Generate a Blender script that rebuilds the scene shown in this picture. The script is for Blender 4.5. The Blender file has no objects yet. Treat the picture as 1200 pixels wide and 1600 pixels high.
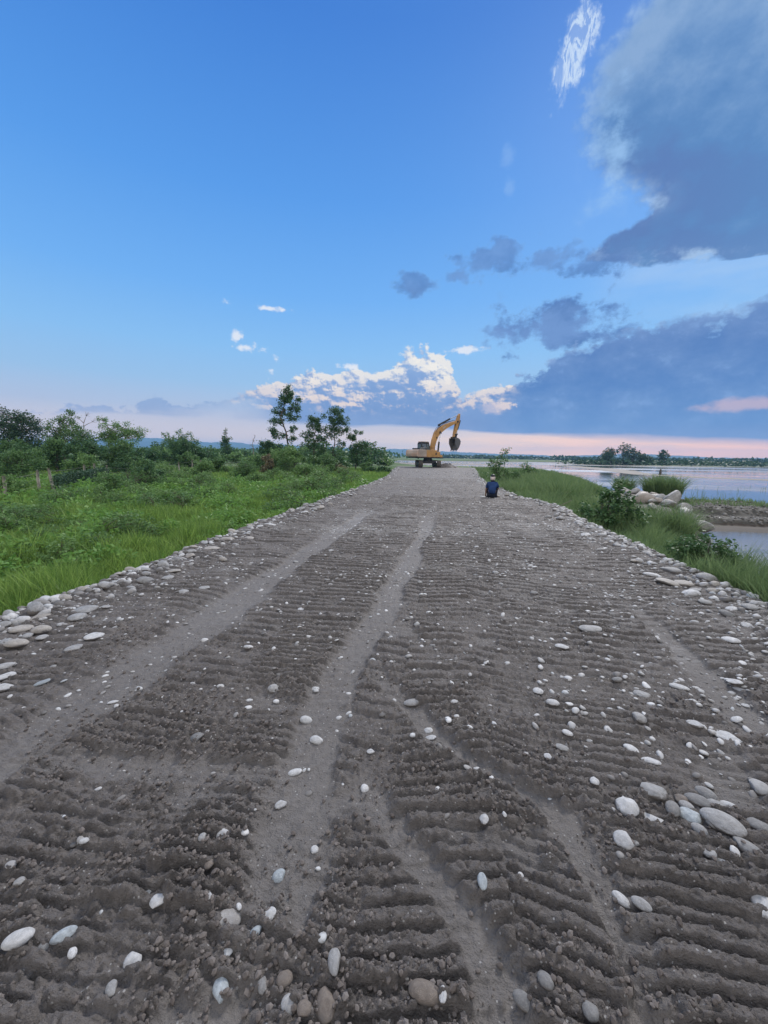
import bpy, bmesh, math, random
import numpy as np
from mathutils import Vector, Matrix

# ------------------------------------------------------------------ camera, sky, sun, exposure
scene = bpy.context.scene
COL = scene.collection
R = math.radians
CAM_H = 1.62

cam_data = bpy.data.cameras.new('camera')
cam_data.sensor_fit = 'VERTICAL'
cam_data.sensor_height = 36.0
cam_data.lens = 36.0 * 620.0 / 1600.0
cam_data.clip_start = 0.05
cam_data.clip_end = 30000.0
cam = bpy.data.objects.new('camera', cam_data)
COL.objects.link(cam)
_f = Vector((-0.15155463, 0.97840858, -0.14052704))
_r = Vector((0.98768886, 0.15547392, 0.01727922))
_u = Vector((-0.03875443, 0.13617824, 0.98992605))
cam.matrix_world = Matrix(((_r.x, _u.x, -_f.x, 0.0), (_r.y, _u.y, -_f.y, 0.0), (_r.z, _u.z, -_f.z, CAM_H), (0, 0, 0, 1)))
scene.camera = cam
scene.view_settings.view_transform = 'Standard'
scene.view_settings.look = 'None'
scene.view_settings.exposure = 0.0
scene.view_settings.gamma = 1.0

SUN_EL, SUN_AZ = 36.0, 20.0          # added key light with no visible source, ahead and towards the river (azimuth clockwise from +Y)
sun_data = bpy.data.lights.new('sun', 'SUN')
sun_data.energy = 3.3
sun_data.angle = R(14)
sun_data.color = (1.0, 0.955, 0.92)
sun = bpy.data.objects.new('sun', sun_data)
COL.objects.link(sun)
_sd = Vector((math.sin(R(SUN_AZ)) * math.cos(R(SUN_EL)), math.cos(R(SUN_AZ)) * math.cos(R(SUN_EL)), math.sin(R(SUN_EL))))
sun.rotation_euler = _sd.to_track_quat('Z', 'Y').to_euler()


class NT:
    """small helper for writing node trees"""
    def __init__(s, tree):
        s.t = tree
        s.n = tree.nodes
        s.l = tree.links

    def new(s, kind, **kw):
        n = s.n.new(kind)
        for k, v in kw.items():
            setattr(n, k, v)
        return n

    def put(s, sock, v):
        if v is None:
            return
        if isinstance(v, bpy.types.NodeSocket):
            s.l.new(v, sock)
        else:
            if isinstance(v, tuple) and len(v) == 3 and sock.type == 'RGBA':
                v = (*v, 1.0)
            sock.default_value = v

    def m(s, op, a, b=None, c=None, clamp=False):
        n = s.new('ShaderNodeMath', operation=op, use_clamp=clamp)
        s.put(n.inputs[0], a)
        s.put(n.inputs[1], b)
        s.put(n.inputs[2], c)
        return n.outputs[0]

    def add(s, a, b): return s.m('ADD', a, b)
    def sub(s, a, b): return s.m('SUBTRACT', a, b)
    def mul(s, a, b): return s.m('MULTIPLY', a, b)
    def mn(s, a, b): return s.m('MINIMUM', a, b)
    def mx(s, a, b): return s.m('MAXIMUM', a, b)

    def step(s, v, a, b, lo=0.0, hi=1.0):
        n = s.new('ShaderNodeMapRange', interpolation_type='SMOOTHSTEP')
        s.put(n.inputs['Value'], v)
        n.inputs['From Min'].default_value = a
        n.inputs['From Max'].default_value = b
        n.inputs['To Min'].default_value = lo
        n.inputs['To Max'].default_value = hi
        return n.outputs[0]

    def mix(s, f, a, b, blend='MIX'):
        n = s.new('ShaderNodeMix', data_type='RGBA', blend_type=blend)
        s.put(n.inputs[0], f)
        s.put(n.inputs[6], a)
        s.put(n.inputs[7], b)
        return n.outputs[2]

    def ramp(s, v, pts):
        n = s.new('ShaderNodeValToRGB')
        e = n.color_ramp.elements
        while len(e) < len(pts):
            e.new(0.5)
        for k, (p, c) in enumerate(pts):
            e[k].position = p
            e[k].color = (*c, 1.0)
        s.put(n.inputs[0], v)
        return n.outputs[0]

    def noise(s, vec, scale, detail=4.0, rough=0.5, dist=0.0, out='Fac'):
        n = s.new('ShaderNodeTexNoise')
        s.put(n.inputs['Vector'], vec)
        n.inputs['Scale'].default_value = scale
        n.inputs['Detail'].default_value = detail
        n.inputs['Roughness'].default_value = rough
        n.inputs['Distortion'].default_value = dist
        return n.outputs[out]

    def xyz(s, x, y, z=0.0):
        n = s.new('ShaderNodeCombineXYZ')
        s.put(n.inputs[0], x)
        s.put(n.inputs[1], y)
        s.put(n.inputs[2], z)
        return n.outputs[0]

    def curve(s, v, pts, lo, hi):
        """piecewise curve of v (degrees lo..hi) giving degrees 0..50"""
        n = s.new('ShaderNodeFloatCurve')
        c = n.mapping.curves[0]
        xs = [(min(1, max(0, (x - lo) / (hi - lo))), y / 50.0) for x, y in pts]
        while len(c.points) < len(xs):
            c.points.new(0.5, 0.5)
        for p, (x, y) in zip(c.points, xs):
            p.location = (x, y)
            p.handle_type = 'VECTOR'
        n.mapping.update()
        t = s.m('DIVIDE', s.sub(v, lo), hi - lo, clamp=True)
        s.put(n.inputs['Value'], t)
        return s.mul(n.outputs[0], 50.0)


def srgb(r, g, b):
    return tuple((c / 255.0 / 12.92) if c <= 10 else ((c / 255.0 + 0.055) / 1.055) ** 2.4 for c in (r, g, b))


def build_sky():
    world = bpy.data.worlds.new('World')
    scene.world = world
    world.use_nodes = True
    g = NT(world.node_tree)
    g.n.clear()
    d = g.new('ShaderNodeTexCoord').outputs['Generated']
    sp = g.new('ShaderNodeSeparateXYZ')
    g.l.new(d, sp.inputs[0])
    X, Y, Z = sp.outputs
    u = g.mul(g.m('ARCTAN2', X, Y), 57.29578)
    v = g.mul(g.m('ARCSINE', Z), 57.29578)

    # clear-sky gradient, mixed with a physical sky
    nish = g.new('ShaderNodeTexSky', sky_type='NISHITA')
    nish.sun_disc = False
    nish.sun_elevation = R(SUN_EL)
    nish.sun_rotation = R(SUN_AZ)
    t = g.m('DIVIDE', v, 90.0, clamp=True)
    grad = g.ramp(t, [
        (0.000, (1.25, 0.82, 0.48)), (0.030, (0.86, 0.70, 0.66)), (0.062, srgb(188, 200, 224)),
        (0.100, srgb(158, 198, 236)), (0.150, srgb(138, 194, 245)), (0.220, srgb(112, 178, 246)),
        (0.330, srgb(86, 156, 236)), (0.480, srgb(62, 128, 216)), (1.0, srgb(48, 104, 190))])
    nsk = g.mix(1.0, nish.outputs[0], (0.11, 0.11, 0.11), 'MULTIPLY')
    sky = g.mix(0.04, grad, nsk)
    # rosy light along the horizon, stronger towards the river
    hn = g.noise(g.xyz(g.mul(u, 0.07), g.mul(v, 0.55), 8.0), 1.0, 4.0, 0.55)
    pinkf = g.mul(g.mul(g.step(v, 4.2, 0.6), g.step(hn, 0.30, 0.60, 0.45, 1.0)), g.step(u, -34.0, 12.0, 0.12, 0.95))
    pink = g.mix(g.step(u, -10.0, 30.0), (1.85, 1.22, 0.60), (2.5, 1.10, 0.36))
    sky = g.mix(pinkf, sky, pink)

    uv = g.xyz(g.mul(u, 0.25), g.mul(v, 0.36), 3.0)
    uvf = g.xyz(g.mul(u, 0.13), g.mul(v, 0.19), 11.0)
    n1 = g.mul(g.sub(g.noise(uv, 1.0, 8.0, 0.6), 0.5), 1.5)
    n1b = g.mul(g.sub(g.noise(g.xyz(g.mul(g.add(u, 0.45), 0.25), g.mul(g.add(v, 0.6), 0.36), 3.0), 1.0, 5.0, 0.6), 0.5), 1.5)
    n2 = g.mul(g.sub(g.noise(uvf, 1.2, 8.0, 0.62), 0.5), 1.6)
    n5 = g.mul(g.sub(g.noise(g.xyz(g.mul(u, 0.75), g.mul(v, 0.95), 21.0), 1.0, 6.0, 0.62), 0.5), 1.5)
    n5b = g.mul(g.sub(g.noise(g.xyz(g.mul(g.add(u, 0.16), 0.75), g.mul(g.add(v, 0.22), 0.95), 21.0), 1.0, 4.0, 0.6), 0.5), 1.5)
    n3 = g.sub(g.noise(g.xyz(g.mul(u, 0.05), g.mul(v, 0.16), 5.0), 1.0, 5.0, 0.55), 0.5)

    # ---- high grey-blue cloud on the river side
    left = g.curve(v, [(0, 40), (19.5, 34), (20.4, 25.5), (21.4, 21), (22.6, 15.5), (24, 17.0), (25.6, 21.4), (27.8, 20.2), (30.6, 14.4), (34, 13.0), (37.4, 13.6), (39, 15), (41, 18.5), (46, 28), (50, 34), (60, 50)], 0, 60)
    bot = g.curve(u, [(0, 26), (14, 22.6), (16, 22.0), (19, 21.4), (23, 21.3), (25.3, 20.2), (28.7, 19.6), (33, 17.6), (60, 14)], 0, 60)
    Du = g.add(g.mn(g.sub(u, left), g.mul(g.sub(v, bot), 1.6)), g.add(g.mul(n2, 5.5), g.mul(n5, 1.6)))
    soft = g.step(v, 24.0, 32.0, 1.6, 5.0)
    au = g.m('DIVIDE', g.add(Du, 0.4), soft, clamp=True)
    au = g.mul(g.mul(au, au), g.sub(3.0, g.mul(au, 2.0)))
    tone = g.m('ADD', g.step(v, 25.0, 44.0), g.mul(n2, 1.1), clamp=True)
    tone = g.m('ADD', tone, g.mul(g.step(u, 22.0, 34.0), 0.22), clamp=True)
    cu = g.ramp(tone, [(0.0, srgb(92, 124, 180)), (0.35, srgb(92, 136, 190)), (0.6, srgb(108, 148, 198)), (1.0, srgb(140, 172, 212))])
    rim = g.mul(g.mul(g.step(Du, -0.6, 0.5), g.step(Du, 3.2, 0.8)), g.step(n1, -0.02, 0.22))
    cu = g.mix(g.mul(rim, 0.75), cu, srgb(184, 212, 242))
    sky = g.mix(g.mul(au, 0.94), sky, cu)
    fringe = g.mul(g.mul(g.step(Du, 5.5, 0.6), g.step(v, 24.0, 29.0)), g.step(g.add(n2, g.mul(n5, 0.5)), -0.18, 0.22))
    sky = g.mix(g.mul(g.mul(fringe, g.step(au, 0.02, 0.5)), 0.6), sky, srgb(176, 206, 240))
    # pale veil between the two masses
    veil = g.mul(g.mul(g.step(u, 14.0, 24.0), g.mul(g.step(v, 24.0, 20.0), g.step(v, 10.0, 15.0))), g.step(n3, -0.15, 0.2))
    sky = g.mix(g.mul(g.mul(veil, 0.5), g.sub(1.0, g.mul(au, 0.85))), sky, srgb(186, 212, 242))

    # ---- scattered slate lumps, measured as soft ellipses
    def blob(cu_, cv_, ru, rv):
        a = g.m('DIVIDE', g.sub(u, cu_), ru)
        b = g.m('DIVIDE', g.sub(v, cv_), rv)
        return g.sub(1.0, g.m('SQRT', g.add(g.mul(a, a), g.mul(b, b))))
    lumps = [(12.6, 16.2, 10.0, 3.3), (18.0, 14.6, 7.0, 2.0), (5.2, 24.2, 6.2, 2.2), (-5.2, 22.2, 3.6, 1.6), (0.2, 22.6, 2.2, 1.0), (11.0, 23.2, 5.5, 1.6), (16.5, 21.9, 6.0, 1.4)]
    Dl = None
    for b in lumps:
        k = blob(*b)
        Dl = k if Dl is None else g.mx(Dl, k)
    Dl = g.add(Dl, g.add(g.mul(n1, 2.2), g.mul(n5, 0.75)))
    al = g.mul(g.step(Dl, 0.02, 0.75), g.step(v, 19.5, 22.5, 0.96, 0.72))
    cl = g.mix(g.step(n2, -0.2, 0.25), srgb(84, 122, 182), srgb(112, 148, 204))
    cl = g.mix(g.mul(g.step(Dl, 0.4, 0.1), 0.5), cl, srgb(160, 190, 232))
    sky = g.mix(al, sky, cl)

    # ---- the long bank low over the horizon: sunlit heaps in the middle, slate towards the river
    top = g.curve(u, [(-60, 3.4), (-47, 4.6), (-42.4, 5.3), (-39, 6.2), (-34, 6.3), (-32, 6.7), (-28, 7.9), (-25.6, 8.8), (-24.2, 10.1), (-22.2, 10.8), (-20, 11.2), (-18, 10.9), (-15.9, 10.6), (-14.7, 11.8), (-12.7, 11.9), (-10, 11.6), (-7.4, 12.9), (-5.4, 14.3), (-3.9, 14.2), (-1.2, 13.4), (0.2, 11.9), (1.0, 9.8), (1.8, 8.4), (3.2, 9.2), (5, 9.9), (8.2, 10.2), (9.6, 10.6), (12, 11.4), (13.5, 12.6), (15.6, 13.8), (18.3, 14.8), (22, 15.1), (26, 15.5), (29.7, 15.4), (31.5, 15.6), (34, 17.6), (60, 22)], -60, 60)
    base = g.curve(u, [(-60, 3.6), (-42, 4.0), (-25, 3.8), (-9, 3.9), (0, 3.4), (12.6, 2.6), (23.5, 1.9), (34.7, 1.35), (60, 1.0)], -60, 60)
    dt = g.sub(top, v)
    Dc = g.add(dt, g.add(g.mul(n1, 4.2), g.mul(n5, 1.7)))
    Db = g.add(g.mul(g.sub(v, base), 0.9), g.mul(n3, 2.4))
    edge = g.step(u, 9.0, 18.0, 0.45, 1.1)
    ac = g.m('DIVIDE', g.mn(Dc, Db), edge, clamp=True)
    ac = g.mul(ac, g.mul(g.step(u, -46.0, -22.0, 0.66, 0.97), g.m('ADD', g.step(u, -30.0, -20.0), g.step(n3, -0.20, 0.08), clamp=True)))
    body_l = g.ramp(g.m('DIVIDE', g.sub(v, 3.0), 11.0, clamp=True), [(0.0, srgb(128, 150, 196)), (0.3, srgb(116, 148, 200)), (0.7, srgb(130, 162, 212)), (1.0, srgb(152, 184, 226))])
    body_r = g.ramp(g.m('DIVIDE', g.sub(v, 1.0), 15.0, clamp=True), [(0.0, srgb(118, 142, 190)), (0.22, srgb(96, 140, 198)), (0.5, srgb(80, 126, 190)), (0.8, srgb(84, 124, 186)), (1.0, srgb(100, 136, 194))])
    body = g.mix(g.step(u, 1.0, 11.0), body_l, body_r)
    body = g.mix(g.m('MULTIPLY', g.step(n1, -0.3, 0.3), 0.35), body, g.mix(0.5, body, srgb(176, 200, 236)))
    mott = g.step(g.add(n1, g.mul(n5, 0.6)), 0.08, 0.42)
    body = g.mix(g.mul(g.mul(mott, g.step(u, 4.0, 10.0)), 0.42), body, srgb(140, 176, 226))
    crest = g.mul(g.mul(g.step(Dc, 1.5, 0.1), g.step(n5, -0.1, 0.2)), g.step(u, 6.0, 12.0))
    body = g.mix(g.mul(crest, 0.55), body, srgb(178, 206, 242))
    emb = g.add(g.mul(g.sub(n1, n1b), 4.4), g.mul(g.sub(n5, n5b), 1.5))
    lit = g.add(g.mul(g.step(Dc, 4.2, 0.2), 0.80), emb)
    zone = g.mul(g.mul(g.step(u, -34.0, -24.0), g.step(u, 10.5, 5.5)), g.step(v, 4.6, 7.6))
    sidelit = g.mul(g.step(u, -6.0, -2.0), g.mul(g.step(u, 1.8, 0.2), g.step(v, 6.4, 8.4)))
    lit = g.m('ADD', g.mul(lit, zone), g.mul(g.mul(sidelit, g.step(n1, -0.2, 0.15)), 0.55), clamp=True)
    heads = None
    for b in [(-24.3, 9.6, 0.7, 0.7), (-21.4, 10.2, 1.8, 0.55), (-18.6, 9.7, 2.0, 0.7), (-15.6, 8.9, 2.0, 0.8), (-12.8, 8.0, 1.9, 0.8), (-18.5, 7.7, 3.2, 0.55), (-14.2, 7.0, 2.4, 0.5), (-29.0, 6.7, 1.0, 0.42), (-25.6, 6.2, 1.6, 0.45), (-4.6, 12.9, 1.5, 0.8), (-2.2, 11.9, 2.0, 1.2), (-0.5, 10.4, 1.3, 1.5), (-2.6, 9.6, 1.6, 1.3), (0.9, 8.4, 0.8, 0.6), (4.5, 9.3, 1.6, 0.6), (7.6, 9.6, 1.2, 0.7), (7.0, 6.9, 1.6, 0.7)]:
        k = blob(*b)
        heads = k if heads is None else g.mx(heads, k)
    heads = g.add(heads, g.add(g.mul(n5, 1.5), g.mul(g.sub(n5, n5b), 1.2)))
    lit = g.mx(g.mul(lit, 0.8), g.mul(g.step(heads, -0.25, 0.85), 0.95))
    litc = g.mix(g.step(v, 6.0, 12.0), srgb(244, 222, 210), (1.0, 0.94, 0.84))
    body = g.mix(g.step(lit, 0.0, 1.05), body, litc)
    sky = g.mix(ac, sky, body)
    # rosy break low in the slate bank
    br = g.add(blob(33.0, 5.9, 6.5, 0.9), g.mul(n1, 1.4))
    sky = g.mix(g.mul(g.step(br, 0.0, 0.7), 0.75), sky, srgb(214, 186, 196))
    br2 = g.add(blob(6.2, 6.6, 2.6, 1.0), g.mul(n1, 2.0))
    sky = g.mix(g.mul(g.step(br2, 0.2, 0.9), 0.6), sky, srgb(226, 210, 214))

    # ---- small bright scraps and the wisp high up
    puffs = [(-28.6, 14.5, 0.9, 0.7), (-27.4, 13.35, 1.9, 0.62), (-29.8, 18.5, 0.8, 0.5), (-24.3, 18.15, 2.0, 0.36), (-23.7, 12.3, 0.5, 0.5), (1.9, 14.0, 2.6, 0.55), (-14.0, 11.9, 2.2, 0.55), (-24.4, 10.0, 0.8, 0.9)]
    Dp = None
    for b in puffs:
        k = blob(*b)
        Dp = k if Dp is None else g.mx(Dp, k)
    Dp = g.add(Dp, g.add(g.mul(n1, 2.0), g.mul(n5, 2.2)))
    sky = g.mix(g.mul(g.step(Dp, 0.0, 0.95), 0.9), sky, srgb(236, 240, 248))
    wr = g.sub(1.0, g.m('SQRT', g.add(g.m('POWER', g.m('DIVIDE', g.sub(g.sub(u, 13.0), g.mul(g.sub(v, 39.2), 0.28)), 2.4), 2.0), g.m('POWER', g.m('DIVIDE', g.sub(v, 39.2), 3.3), 2.0))))
    wq = g.xyz(g.add(g.mul(u, 0.62), g.mul(v, -0.10)), g.mul(v, 0.26), 2.0)
    nr = g.noise(wq, 1.3, 5.0, 0.6, 1.3)
    ridge = g.step(g.m('ABSOLUTE', g.sub(nr, 0.5)), 0.10, 0.0)
    edge_ = g.add(wr, g.add(g.mul(n1, 0.9), g.mul(n5, 0.8)))
    wisp = g.mul(g.step(edge_, 0.0, 0.5), g.m('ADD', 0.28, g.mul(ridge, 0.85), clamp=True))
    sky = g.mix(g.mul(wisp, 0.9), sky, srgb(206, 226, 250))
    w2 = g.mul(g.step(g.add(blob(17.2, 31.0, 4.4, 6.0), g.mul(n1, 1.5)), 0.0, 0.8), g.step(n2, -0.15, 0.2))
    sky = g.mix(g.mul(w2, 0.8), sky, srgb(158, 198, 242))
    w3 = g.add(g.mx(blob(6.2, 33.1, 1.4, 1.2), blob(6.4, 30.6, 1.0, 1.0)), g.mul(n1, 1.4))
    sky = g.mix(g.mul(g.step(g.add(w3, n5), 0.1, 0.9), 0.35), sky, srgb(150, 190, 242))

    # ---- unseen sky behind the camera and overhead, brightened as fill for ground and grass
    back = g.m('MAXIMUM', g.mul(g.step(Y, 0.10, -0.75), g.step(v, 85.0, 20.0)), g.step(v, 50.0, 72.0))
    glow = g.ramp(g.m('DIVIDE', v, 90.0, clamp=True), [(0.0, (1.65, 1.48, 1.34)), (0.3, (1.65, 1.59, 1.55)), (0.6, (1.7, 1.68, 1.68)), (1.0, (1.75, 1.74, 1.74))])
    sky = g.mix(back, sky, glow)
    below = g.step(v, -0.3, -6.0)
    sky = g.mix(below, sky, (0.10, 0.11, 0.11))

    bg = g.new('ShaderNodeBackground')
    g.l.new(sky, bg.inputs['Color'])
    bg.inputs['Strength'].default_value = 1.0
    out = g.new('ShaderNodeOutputWorld')
    g.l.new(bg.outputs[0], out.inputs['Surface'])
    world.cycles.sampling_method = 'MANUAL'
    world.cycles.sample_map_resolution = 512


build_sky()

# ------------------------------------------------------------------ numeric noise and mesh helpers
def hash01(ix, iy, seed):
    ix = ix.astype(np.int64).astype(np.uint32)
    iy = iy.astype(np.int64).astype(np.uint32)
    h = ix * np.uint32(374761393) + iy * np.uint32(668265263) + np.uint32((seed * 1442695041) & 0xffffffff)
    h = (h ^ (h >> np.uint32(13))) * np.uint32(1274126177)
    h = (h ^ (h >> np.uint32(16))) * np.uint32(2246822519)
    h ^= h >> np.uint32(15)
    return h.astype(np.float64) / 4294967296.0


def vnoise(x, y, seed=0):
    x0 = np.floor(x)
    y0 = np.floor(y)
    fx = x - x0
    fy = y - y0
    fx = fx * fx * fx * (fx * (fx * 6 - 15) + 10)
    fy = fy * fy * fy * (fy * (fy * 6 - 15) + 10)
    a = hash01(x0, y0, seed)
    b = hash01(x0 + 1, y0, seed)
    c = hash01(x0, y0 + 1, seed)
    d = hash01(x0 + 1, y0 + 1, seed)
    return (a + (b - a) * fx) * (1 - fy) + (c + (d - c) * fx) * fy


def fbm(x, y, seed=0, octv=4, gain=0.5):
    s = 0.0
    a = 1.0
    t = 0.0
    for k in range(octv):
        s = s + a * vnoise(x * (2.03 ** k) + 17.3 * k, y * (2.03 ** k) - 9.1 * k, seed + k * 31)
        t += a
        a *= gain
    return s / t - 0.5            # about -0.5 .. 0.5


def worley(x, y, seed=0, cracks=False):
    x0 = np.floor(x)
    y0 = np.floor(y)
    best = np.full(x.shape, 9.0)
    sec = np.full(x.shape, 9.0)
    rid = np.zeros(x.shape)
    for i in (-1, 0, 1):
        for j in (-1, 0, 1):
            cx = x0 + i
            cy = y0 + j
            dx = cx + hash01(cx, cy, seed) - x
            dy = cy + hash01(cx, cy, seed + 7) - y
            dd = dx * dx + dy * dy
            k = dd < best
            sec = np.where(k, best, np.minimum(sec, dd))
            best = np.where(k, dd, best)
            rid = np.where(k, hash01(cx, cy, seed + 19), rid)
    if cracks:
        return np.sqrt(sec) - np.sqrt(best), rid
    return np.sqrt(best), rid


def sstep(v, a, b):
    t = np.clip((v - a) / (b - a), 0, 1)
    return t * t * (3 - 2 * t)


def link(name, mesh, mat=None, parent=None):
    o = bpy.data.objects.new(name, mesh)
    COL.objects.link(o)
    if mat is not None and len(mesh.materials) == 0:
        mesh.materials.append(mat)
    if parent is not None:
        o.parent = parent
    return o


def mesh_np(name, verts, faces_list, attrs=None, smooth=True):
    """faces_list: list of int arrays (n,3) or (n,4)"""
    me = bpy.data.meshes.new(name)
    verts = np.asarray(verts, dtype=np.float32)
    me.vertices.add(len(verts))
    me.vertices.foreach_set('co', verts.ravel())
    loops = np.concatenate([np.asarray(f, dtype=np.int32).ravel() for f in faces_list])
    sizes = np.concatenate([np.full(len(f), np.asarray(f).shape[1], dtype=np.int32) for f in faces_list])
    starts = np.concatenate([[0], np.cumsum(sizes)[:-1]]).astype(np.int32)
    me.loops.add(len(loops))
    me.loops.foreach_set('vertex_index', loops)
    me.polygons.add(len(sizes))
    me.polygons.foreach_set('loop_start', starts)
    me.polygons.foreach_set('loop_total', sizes)
    me.polygons.foreach_set('use_smooth', np.full(len(sizes), smooth, dtype=bool))
    for k, v in (attrs or {}).items():
        a = me.attributes.new(k, 'FLOAT', 'POINT')
        a.data.foreach_set('value', np.asarray(v, dtype=np.float32).ravel())
    me.update(calc_edges=True)
    return me


def grid_faces(nr, nc, off=0):
    i = np.arange(nr - 1)[:, None] * nc + np.arange(nc - 1)[None, :] + off
    return np.stack([i, i + 1, i + nc + 1, i + nc], axis=-1).reshape(-1, 4)


def tag(o, label=None, cat=None, group=None, kind=None):
    if label:
        o['label'] = label
    if cat:
        o['category'] = cat
    if group:
        o['group'] = group
    if kind:
        o['kind'] = kind
    return o


def empty(name, loc, rz=0.0):
    o = bpy.data.objects.new(name, None)
    o.empty_display_size = 0.2
    COL.objects.link(o)
    o.location = loc
    o.rotation_euler = (0, 0, rz)
    return o


# ------------------------------------------------------------------ materials
def new_mat(name):
    m = bpy.data.materials.new(name)
    m.use_nodes = True
    g = NT(m.node_tree)
    g.n.clear()
    out = g.new('ShaderNodeOutputMaterial')
    return m, g, out


def princ(g, out, col, rough=0.7, spec=0.3, bump=None, metal=0.0):
    p = g.new('ShaderNodeBsdfPrincipled')
    g.put(p.inputs['Base Color'], col)
    g.put(p.inputs['Roughness'], rough)
    p.inputs['Specular IOR Level'].default_value = spec
    p.inputs['Metallic'].default_value = metal
    if bump is not None:
        b = g.new('ShaderNodeBump')
        b.inputs['Strength'].default_value = bump[1]
        b.inputs['Distance'].default_value = bump[2]
        g.l.new(bump[0], b.inputs['Height'])
        g.l.new(b.outputs[0], p.inputs['Normal'])
    g.l.new(p.outputs[0], out.inputs['Surface'])
    return p


def objco(g):
    return g.new('ShaderNodeTexCoord').outputs['Object']


def geopos(g):
    return g.new('ShaderNodeNewGeometry').outputs['Position']


def attr(g, name):
    return g.new('ShaderNodeAttribute', attribute_name=name).outputs['Fac']


def mat_plain(name, col, rough=0.6, spec=0.3, var=0.25, scale=6.0, metal=0.0, dirt=None):
    m, g, out = new_mat(name)
    co = objco(g)
    n = g.noise(co, scale, 6.0, 0.6)
    c = g.mix(g.step(n, 0.3, 0.7), tuple(k * (1 - var) for k in col), tuple(min(1, k * (1 + var)) for k in col))
    if dirt:
        c = g.mix(g.step(g.noise(co, scale * 0.5, 7.0, 0.65), 0.45, 0.7, 0.0, 0.8), c, dirt)
    princ(g, out, c, rough, spec, None, metal)
    return m


def mat_leaf(name, c1, c2, c3=None, trans=0.3, rough=0.55):
    m, g, out = new_mat(name)
    t = attr(g, 'tint')
    c = g.mix(t, c1, c2)
    big = g.noise(geopos(g), 0.55, 3.0, 0.5)
    c = g.mix(g.step(big, 0.35, 0.7, 0.0, 0.6), c, c3 or c2)
    p = g.new('ShaderNodeBsdfPrincipled')
    g.put(p.inputs['Base Color'], c)
    p.inputs['Roughness'].default_value = rough
    p.inputs['Specular IOR Level'].default_value = 0.25
    tr = g.new('ShaderNodeBsdfTranslucent')
    g.put(tr.inputs['Color'], c)
    mx = g.new('ShaderNodeMixShader')
    mx.inputs[0].default_value = trans
    g.l.new(p.outputs[0], mx.inputs[1])
    g.l.new(tr.outputs[0], mx.inputs[2])
    g.l.new(mx.outputs[0], out.inputs['Surface'])
    return m


def mat_mud():
    m, g, out = new_mat('churned_mud')
    pos = geopos(g)
    sand = attr(g, 'sand')
    dust = attr(g, 'dust')
    nb = g.noise(pos, 2.3, 6.0, 0.6)
    nf = g.noise(pos, 28.0, 6.0, 0.65)
    nv = g.noise(pos, 130.0, 4.0, 0.6)
    mud = g.mix(g.step(nb, 0.3, 0.7), (0.066, 0.058, 0.053), (0.120, 0.108, 0.100))
    mud = g.mix(g.step(nf, 0.35, 0.7, 0.0, 0.7), mud, (0.165, 0.147, 0.134))
    sd = g.mix(g.step(nf, 0.3, 0.7), (0.128, 0.116, 0.106), (0.180, 0.166, 0.154))
    c = g.mix(g.m('MULTIPLY', sand, g.step(nb, 0.2, 0.55, 0.7, 1.0), clamp=True), mud, sd)
    sp = g.step(g.noise(pos, 55.0, 3.0, 0.6), 0.52, 0.66)
    c = g.mix(g.m('MULTIPLY', dust, g.add(0.35, g.mul(sp, 0.6)), clamp=True), c, (0.29, 0.282, 0.27))
    # grit: tiny pale and dark grains
    vo = g.new('ShaderNodeTexVoronoi')
    vo.inputs['Scale'].default_value = 70.0
    g.l.new(pos, vo.inputs['Vector'])
    hs = g.new('ShaderNodeSeparateColor')
    g.l.new(vo.outputs['Color'], hs.inputs[0])
    grain = g.mul(g.step(vo.outputs['Distance'], 0.34, 0.2), g.step(hs.outputs[0], 0.90, 0.93))
    c = g.mix(g.mul(grain, 0.8), c, (0.36, 0.35, 0.335))
    hgt = g.add(g.mul(nf, 1.0), g.mul(nv, 0.5))
    rough = g.step(nf, 0.3, 0.75, 0.62, 0.92)
    princ(g, out, c, rough, 0.35, (hgt, 1.0, 0.022))
    return m


def mat_ground():
    m, g, out = new_mat('meadow_soil')
    pos = geopos(g)
    n = g.noise(pos, 0.9, 6.0, 0.6)
    n2 = g.noise(pos, 0.035, 5.0, 0.55)
    sp = g.new('ShaderNodeSeparateXYZ')
    g.l.new(pos, sp.inputs[0])
    gr = g.mix(g.step(n, 0.3, 0.7), (0.038, 0.075, 0.020), (0.075, 0.125, 0.034))
    gr = g.mix(g.step(n2, 0.42, 0.62), gr, (0.105, 0.140, 0.062))
    sand = g.mix(g.step(n, 0.3, 0.7), (0.12, 0.10, 0.08), (0.18, 0.16, 0.13))
    z = g.add(sp.outputs[2], g.mul(g.sub(n, 0.5), 0.25))
    c = g.mix(g.step(z, -1.30, -1.52), gr, sand)
    princ(g, out, c, 0.9, 0.2, (n, 0.5, 0.06))
    return m


def mat_water():
    m, g, out = new_mat('river_water')
    pos = geopos(g)
    mp = g.new('ShaderNodeMapping')
    mp.inputs['Scale'].default_value = (0.5, 1.1, 1.0)
    g.l.new(pos, mp.inputs['Vector'])
    rip = g.noise(mp.outputs[0], 1.6, 5.0, 0.55)
    mp2 = g.new('ShaderNodeMapping')
    mp2.inputs['Scale'].default_value = (0.012, 0.05, 1.0)
    g.l.new(pos, mp2.inputs['Vector'])
    pat = g.noise(mp2.outputs[0], 1.0, 5.0, 0.6)
    col = g.mix(g.step(pat, 0.4, 0.62), (0.10, 0.105, 0.105), (0.21, 0.21, 0.205))
    rough = g.step(pat, 0.4, 0.65, 0.05, 0.28)
    princ(g, out, col, rough, 0.5, (rip, 0.10, 0.05))
    return m


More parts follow.
